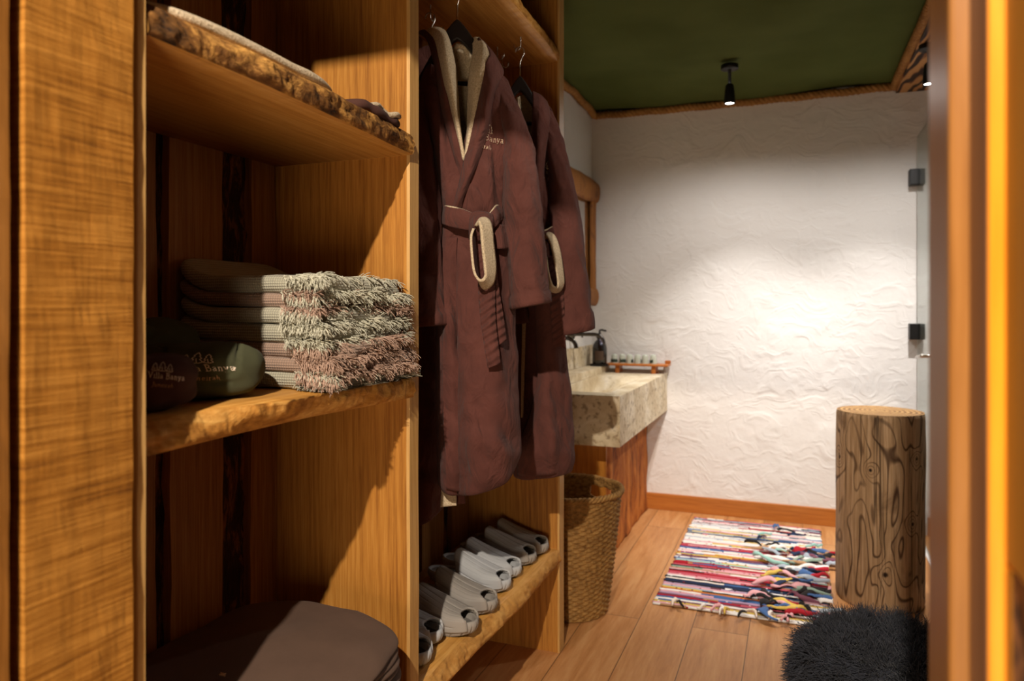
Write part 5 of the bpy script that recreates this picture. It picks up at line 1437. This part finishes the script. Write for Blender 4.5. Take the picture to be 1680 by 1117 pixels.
def make_tap(y, label):
    root = thing('tap', label, 'tap', (-1.186, y, 1.08), 0, 'wall taps over the stone sink')
    P = [(0, 0, 0), (.05, 0, 0), (.13, 0, 0), (.155, 0, -.004), (.172, 0, -.014), (.183, 0, -.03), (.187, 0, -.05)]
    mesh('spout', *tube(catmull(P, 30), .0105, 14), M['gunmetal'], root)
    V, f = lathe([(.024, 0), (.024, .008), (.014, .012)], 24)
    mesh('wall_plate', V, f, M['gunmetal'], root, rot=(0, PI / 2, 0))
    for s in (-.085, .085):
        h = mesh('lever', *merge([tube([(0, s, 0), (.045, s, 0)], .012, 12), tube([(.038, s, -.022), (.038, s, .026)], .005, 8), tube([(.038, s - .022, 0), (.038, s + .022, 0)], .005, 8)]), M['gunmetal'], root)
    return root
make_tap(3.43, 'gunmetal wall tap nearer the robes, over the near end of the trough sink')
make_tap(3.98, 'gunmetal wall tap beside the dark soap bottle, over the sink far end')

dish = thing('tray', 'flat black tray under the dark soap bottle on the sink ledge', 'tray', (-1.105, 4.30, .8785))
V, f = lathe([(.0, 0), (.052, 0), (.058, .004), (.06, .014), (.056, .014), (.053, .006), (0, .006)], 4, False)
o = mesh('tray_plate', [Vector(v) for v in V], f, M['black'], dish, False, rot=(0, 0, PI / 4))
o.scale = (1.15, 1.15, 1)
soap = thing('soap_bottle', 'dark brown glass pump bottle on a black tray in the sink corner', 'bottle', (-1.105, 4.30, .886))
mesh('bottle_body', *lathe([(.0, 0), (.040, .0), (.044, .006), (.044, .10), (.040, .122), (.028, .142), (.016, .152), (.016, .168)], 32), M['amber_glass'], soap)
mesh('pump', *merge([lathe([(.019, .160), (.019, .178), (.007, .182), (.007, .20)], 20), tube([(0, 0, .20), (0, 0, .208), (.012, -.006, .212), (.045, -.02, .206)], .006, 8)]), M['black'], soap)
V = []
for k in range(13):
    a = -2.0 + 1.25 * k / 12
    for zz in (.03, .085):
        V.append((.0447 * math.cos(a), .0447 * math.sin(a), zz))
mesh('paper_label', V, [(2 * k, 2 * k + 2, 2 * k + 3, 2 * k + 1) for k in range(12)], plain('brown_label', lin('#4a3524'), .7), soap)

riser = thing('wooden_riser', 'low wooden riser with two feet at the back of the sink', 'riser', (-.885, 4.385, .836))
o = box('top_board', -1.075, -.70, 4.335, 4.45, .880, .893, M['wood_tray'], riser, .004)
box('foot', -1.02, -.995, 4.345, 4.44, .836, .880, M['wood_tray'], riser, .002)
box('foot', -.80, -.775, 4.345, 4.44, .836, .880, M['wood_tray'], riser, .002)
box('back_lip', -.735, -.70, 4.435, 4.452, .893, .912, M['wood_tray'], riser, .004)
cups = ['first of six small upturned cups on the wooden riser, nearest the soap bottle', 'second small upturned cup on the riser, counted from the soap bottle',
        'third small upturned cup on the riser, counted from the soap bottle', 'fourth small upturned cup on the riser, third from its right end',
        'fifth small upturned cup on the riser, second from its right end', 'last of the six upturned cups, at the right end of the riser']
for i in range(6):
    x = -1.035 + .0475 * i
    c = thing('small_cup', cups[i], 'cup', (x, 4.39 + .006 * (i % 2), .8935), 0, 'small cups on the wooden riser')
    prof = [(.0225, 0), (.0222, .002), (.0205, .022), (.0180, .044), (.0155, .052), (.010, .0545), (0, .0545)]
    mesh('cup_body', *lathe(prof, 28, False), M['cup'], c)
    V = []
    for k in range(25):
        a = -PI * .95 + PI * .9 * k / 24 + i
        hh = .012 + .009 * abs(math.sin(k * .55 + i))
        V += [(.0232 * math.cos(a), .0232 * math.sin(a), .006), ((.0232 - hh * .09) * math.cos(a), (.0232 - hh * .09) * math.sin(a), .006 + hh)]
    mesh('refraction_band', V, [(2 * k, 2 * k + 2, 2 * k + 3, 2 * k + 1) for k in range(24)], M['cup_refraction'], c)  # painted band for the dark refraction near the glass rim

# rustic mirror on the left wall
mir = thing('mirror', 'mirror in a rough log frame on the left wall above the sink', 'mirror', (-1.165, 3.92, 1.25))
def log_bar(a, b, r, seed, m, sq=.8):
    n, S = 40, 14
    a, b = Vector(a), Vector(b)
    t = (b - a).normalized()
    u = Vector((1, 0, 0))
    v_ = t.cross(u)
    V = []
    for i in range(n + 1):
        c = a.lerp(b, i / n)
        for k in range(S):
            an = 2 * PI * k / S
            rr = r * (1 + .14 * nz(math.cos(an) * 1.4, math.sin(an) * 1.4, i * .16 + seed))
            V.append(c + u * math.cos(an) * rr * sq * .5 + v_ * math.sin(an) * rr)
    f = grid_faces(n + 1, S, False, True) + [tuple(range(S))[::-1], tuple(n * S + k for k in range(S))]
    p = parent_loc(mir)
    return mesh('frame_bar', [v - p for v in V], f, m, mir)
log_bar((-1.165, 3.40, 1.95), (-1.165, 4.44, 1.95), .072, 1, M['wood_rustic'])
log_bar((-1.165, 3.42, 1.30), (-1.165, 4.43, 1.30), .055, 2, M['wood_rustic'])
log_bar((-1.17, 4.385, 1.30), (-1.17, 4.385, 1.93), .045, 3, M['wood_rustic'])
log_bar((-1.17, 3.45, 1.30), (-1.17, 3.45, 1.93), .045, 4, M['wood_rustic'])
box('mirror_glass', -1.199, -1.185, 3.46, 4.375, 1.30, 1.94, M['mirror'], mir, 0)

# ============================================================ RAG RUG
def make_rug():
    root = thing('rag_rug', 'striped rag rug of woven cloth strips with ragged loose ends on the plank floor', 'rug', (-.208, 3.68, .001), math.radians(0))
    W, Ln = .68, 1.34
    pal = {k: lin(v) for k, v in dict(w='#efe9e4', c='#f1e4d6', p='#e2a9ad', k='#c65a68', r='#a8222e', b='#4a6a9c', n='#2b3550', y='#d8b85a', g='#8fa596', x='#2a2727',
              t='#b08a66', m='#7a4a5a', s='#aab4c0', l='#b79bb4', a='#9ccabf', o='#c9773a').items()}
    zones = [('k', 's', 'x', 'w', 'p'), ('w', 'c', 'w', 's', 'w', 'c'), ('w', 'w', 'y', 'w', 'b', 's', 'n'), ('s', 'x', 'w', 'c', 'w', 's'), ('w', 'w', 'w', 'p', 'w', 'c'),
             ('r', 'r', 'k', 'r', 'b', 'b'), ('w', 'p', 'w', 'y', 'o', 'y', 'c'), ('m', 'w', 'b', 's', 'a', 'r'), ('r', 'r', 'k', 'x', 'g', 't'), ('p', 'x', 'r', 'k', 'k', 'p'),
             ('w', 'x', 'c', 'n', 'n', 'x'), ('l', 'p', 's', 'y', 'o', 'w'), ('p', 'l', 'm', 'r', 'b', 'w'), ('c', 'y', 'p', 'w')]
    seq = [k for z_ in zones for k in z_]
    rows = len(seq)
    nx, per = 90, 4
    V, f, colr = [], [], []
    rr = random.Random(4)
    for i in range(rows * per + 1):
        row, ph = min(i // per, rows - 1), (i % per) / per
        yy = Ln / 2 - Ln * i / (rows * per)
        for j in range(nx + 1):
            x = -W / 2 + W * j / nx
            fr = .012 * nz(row * 3.3, 1 if j < nx / 2 else 7, 3) * (abs(x) / (W / 2)) ** 8
            wob = .006 * nz(x * 5, yy * 4, 5)
            V.append((x + fr * (1 if x > 0 else -1) + .01 * nz(yy * 3, 0, 1), yy + wob, .0035 + .0055 * math.sin(PI * ph) * (.7 + .5 * nz(x * 22, row * 1.7, 4)) + .003 * max(0, nz(x * 3, yy * 3, 8))))
    for i in range(rows * per):
        row = i // per
        if i % per == 0:
            br = sorted(rr.uniform(0, 1) for _ in range(3))
            alt = [pal[seq[row]]] + [pal[rr.choice('wcpsbkxyrmtw')] if rr.random() < .55 else pal[seq[row]] for _ in range(3)]
        for j in range(nx):
            f.append((i * (nx + 1) + j, i * (nx + 1) + j + 1, (i + 1) * (nx + 1) + j + 1, (i + 1) * (nx + 1) + j)[::-1])
            c = alt[sum(b < j / nx for b in br)]
            if rr.random() < .03:
                c = pal[rr.choice('xxnrw')]
            if i % per in (0,) and (j + row) % 2 == 0 and rr.random() < .5:
                c = pal['x']
            colr += [c] * 4
    o = mesh('woven_mat', V, f, M['rug'], root)
    at = o.data.color_attributes.new('weft', 'FLOAT_COLOR', 'CORNER')
    at.data.foreach_set('color', np.array(colr, np.float32).ravel())
    solid(o, .004, -1)
    # loose cloth strips: most lie on the near right corner, a few along the edges
    rag = {}
    def ragm(k):
        if k not in rag:
            rag[k] = fabric('rag_cloth_' + str(len(rag)), pal[k], wscale=300, sheen=.05)
        return rag[k]
    spots = []
    for i in range(56):
        t = rr.random()
        yy = -.62 + .85 * rr.random() ** 1.15
        reach = .34 - .30 * rr.random() * (1 - max(0, yy + .1) * .9)
        spots.append((reach + .03 * rr.random(), yy, rr.uniform(-.75, .75) + (PI if rr.random() < .35 else 0), rr.uniform(.08, .19), rr.uniform(.024, .048), rr.choice('xxnbrmswwtpgyxalsn')))
    for i in range(14):
        spots.append((rr.uniform(-.33, .3), rr.choice((-.655, -.66, -.64)), rr.uniform(-2.2, -.9), rr.uniform(.05, .09), .016, rr.choice('wcpxyl')))
    for i in range(10):
        spots.append((rr.uniform(-.05, .3), rr.uniform(.1, .6), rr.uniform(-.5, .5), rr.uniform(.04, .10), .018, rr.choice('xxnrab')))
    spots += [(.02, .10, -.35, .24, .03, 'a'), (.12, -.12, .75, .26, .03, 'w'), (.10, -.22, .25, .22, .034, 'b'), (.16, .02, -.7, .16, .034, 't'), (.24, -.05, .2, .2, .04, 'r')]
    for (x, y, a, ln, wd, k) in spots:
        sdd = rr.random() * 50
        n = 14
        V = []
        for i in range(n + 1):
            s = i / n
            an = a + 1.3 * nz(s * 1.6, sdd, 1)
            if i:
                x += math.cos(an) * ln / n
                y += math.sin(an) * ln / n
            tw = .9 * nz(s * 2.2, sdd, 6)
            hz = .015 + .020 * abs(nz(s * 2.5, sdd, 9)) + .012 * math.sin(PI * s)
            for q in (-.5, -.17, .17, .5):
                u = q * wd * (1 - .75 * s ** 2.5)
                lim = .352 if abs(y + .255) < .22 else .5       # the log stands here
                V.append((min(lim, x - math.sin(an) * u * math.cos(tw)), y + math.cos(an) * u * math.cos(tw), max(.004, hz + u * math.sin(tw) - .008 * (1 - 4 * q * q) * -1)))
        o = mesh('rag_strip', V, grid_faces(n + 1, 4), ragm(k), root)
        solid(o, .0018, 0)
    return root
make_rug()

# ============================================================ LOG AND SHAGGY STOOL
lg = thing('log_stool', 'upright peeled log with dark contour grain standing on the floor beside the rug', 'log', (.335, 3.425, 0))
n, S = 60, 96
V = []
for i in range(n + 1):
    z = .793 * i / n
    for k in range(S):
        a = 2 * PI * k / S
        r = .170 + .004 * nz(math.cos(a) * 1.5, math.sin(a) * 1.5, z * 2) + .003 * nz(math.cos(a) * 5, math.sin(a) * 5, z * 4)
        if i == 0 or i == n:
            r -= .004
        V.append((r * math.cos(a), r * math.sin(a), z))
mesh('trunk', V, grid_faces(n + 1, S, False, True), M['log'], lg)
V = [(.166 * math.cos(2 * PI * k / S), .166 * math.sin(2 * PI * k / S), .793) for k in range(S)] + [(.08 * math.cos(2 * PI * k / S), .08 * math.sin(2 * PI * k / S), .7935) for k in range(S)] + [(0, 0, .7935)]
f = [(k, (k + 1) % S, S + (k + 1) % S, S + k) for k in range(S)] + [(S + k, S + (k + 1) % S, 2 * S) for k in range(S)]
mesh('cut_end', V, f, M['log_top'], lg)

st = thing('shaggy_stool', 'low round stool covered with black shaggy sheepskin in front of the log', 'stool', (.215, 1.99, 0))
mesh('stool_base', *lathe([(.14, 0), (.145, .01), (.145, .33), (.14, .34)], 32), M['wood_brown'], st)
V, f = lathe([(.15, .17), (.185, .19), (.20, .25), (.200, .32), (.19, .36), (.165, .385), (.12, .397), (.06, .402), (.004, .403)], 48)
mesh('sheepskin', V, f, M['fur'], st)
nf = 26000
r2 = np.random.default_rng(9)
prof = np.array([(.15, .17), (.185, .19), (.20, .25), (.200, .32), (.19, .36), (.165, .385), (.12, .397), (.06, .402), (.004, .403)])
seglen = np.linalg.norm(np.diff(prof, axis=0), axis=1) * (prof[1:, 0] + prof[:-1, 0])
cum = np.concatenate([[0], np.cumsum(seglen)]) / seglen.sum()
s = r2.random(nf)
rr_, zz_ = np.interp(s, cum, prof[:, 0]), np.interp(s, cum, prof[:, 1])
th = r2.random(nf) * 2 * PI
eps = .02
dr_ = np.interp(np.clip(s + eps, 0, 1), cum, prof[:, 0]) - np.interp(np.clip(s - eps, 0, 1), cum, prof[:, 0])
dz_ = np.interp(np.clip(s + eps, 0, 1), cum, prof[:, 1]) - np.interp(np.clip(s - eps, 0, 1), cum, prof[:, 1])
nr_ = np.stack([dz_ * np.cos(th), dz_ * np.sin(th), -dr_], 1)
nr_ /= np.linalg.norm(nr_, axis=1)[:, None]
roots = np.stack([rr_ * np.cos(th), rr_ * np.sin(th), zz_], 1)
cl = np.array([[nz(p[0] * 22, p[1] * 22, p[2] * 22), nz(p[0] * 22 + 9, p[1] * 22, p[2] * 22), nz(p[0] * 22, p[1] * 22 + 9, p[2] * 22)] for p in roots])
Vs, Fs = strands(roots, nr_ + 1.5 * cl + .25 * (r2.random((nf, 3)) - .5), .05, .0009, r2, .5, 4, .5)
o = fast_mesh('wool', Vs, Fs, M['fur'], st)
o['kind'] = 'stuff'

# ============================================================ CEILING SPOTS
def make_spot(x, y, ztop, zlens, target, energy, label, col=(1.0, .94, .89), ang=88):
    root = thing('ceiling_spotlight', label, 'spotlight', (x, y, ztop), 0, 'black spotlights at the ceiling')
    h = zlens - ztop
    mesh('base_plate', *lathe([(.040, -.022), (.042, -.020), (.042, .0), (.0, .0)], 32), M['black'], root)
    mesh('stem', *tube([(0, 0, -.02), (0, 0, h + .085)], .008, 12), M['black'], root)
    mesh('lamp_head', *lathe([(.012, h + .100), (.020, h + .092), (.024, h + .06), (.027, h + .012), (.027, h + .002), (.022, h + .002), (.021, h + .008)], 32, False), M['black'], root)
    V, f = lathe([(.0215, h + .006), (.0005, h + .006)], 32)
    mesh('lens', V, f, M['lamp_glow'], root)
    light('spot', 'SPOT', (x, y, zlens - .004), target, energy, col, .02, ang, .75, root)
    light('spot_spill', 'SPOT', (x, y, zlens - .004), (x, y, 0), energy * .32, col, .03, 170, .6, root)
    return root
make_spot(-.30, 3.73, 2.428, 2.235, (-.22, 4.15, 0), 88, 'black ceiling spotlight hanging from the green canvas', ang=82)
make_spot(.56, 3.70, 2.404, 2.225, (.30, 4.2, 0), 88, 'black spotlight under the beam at the right, mostly hidden by the door frame', ang=82)
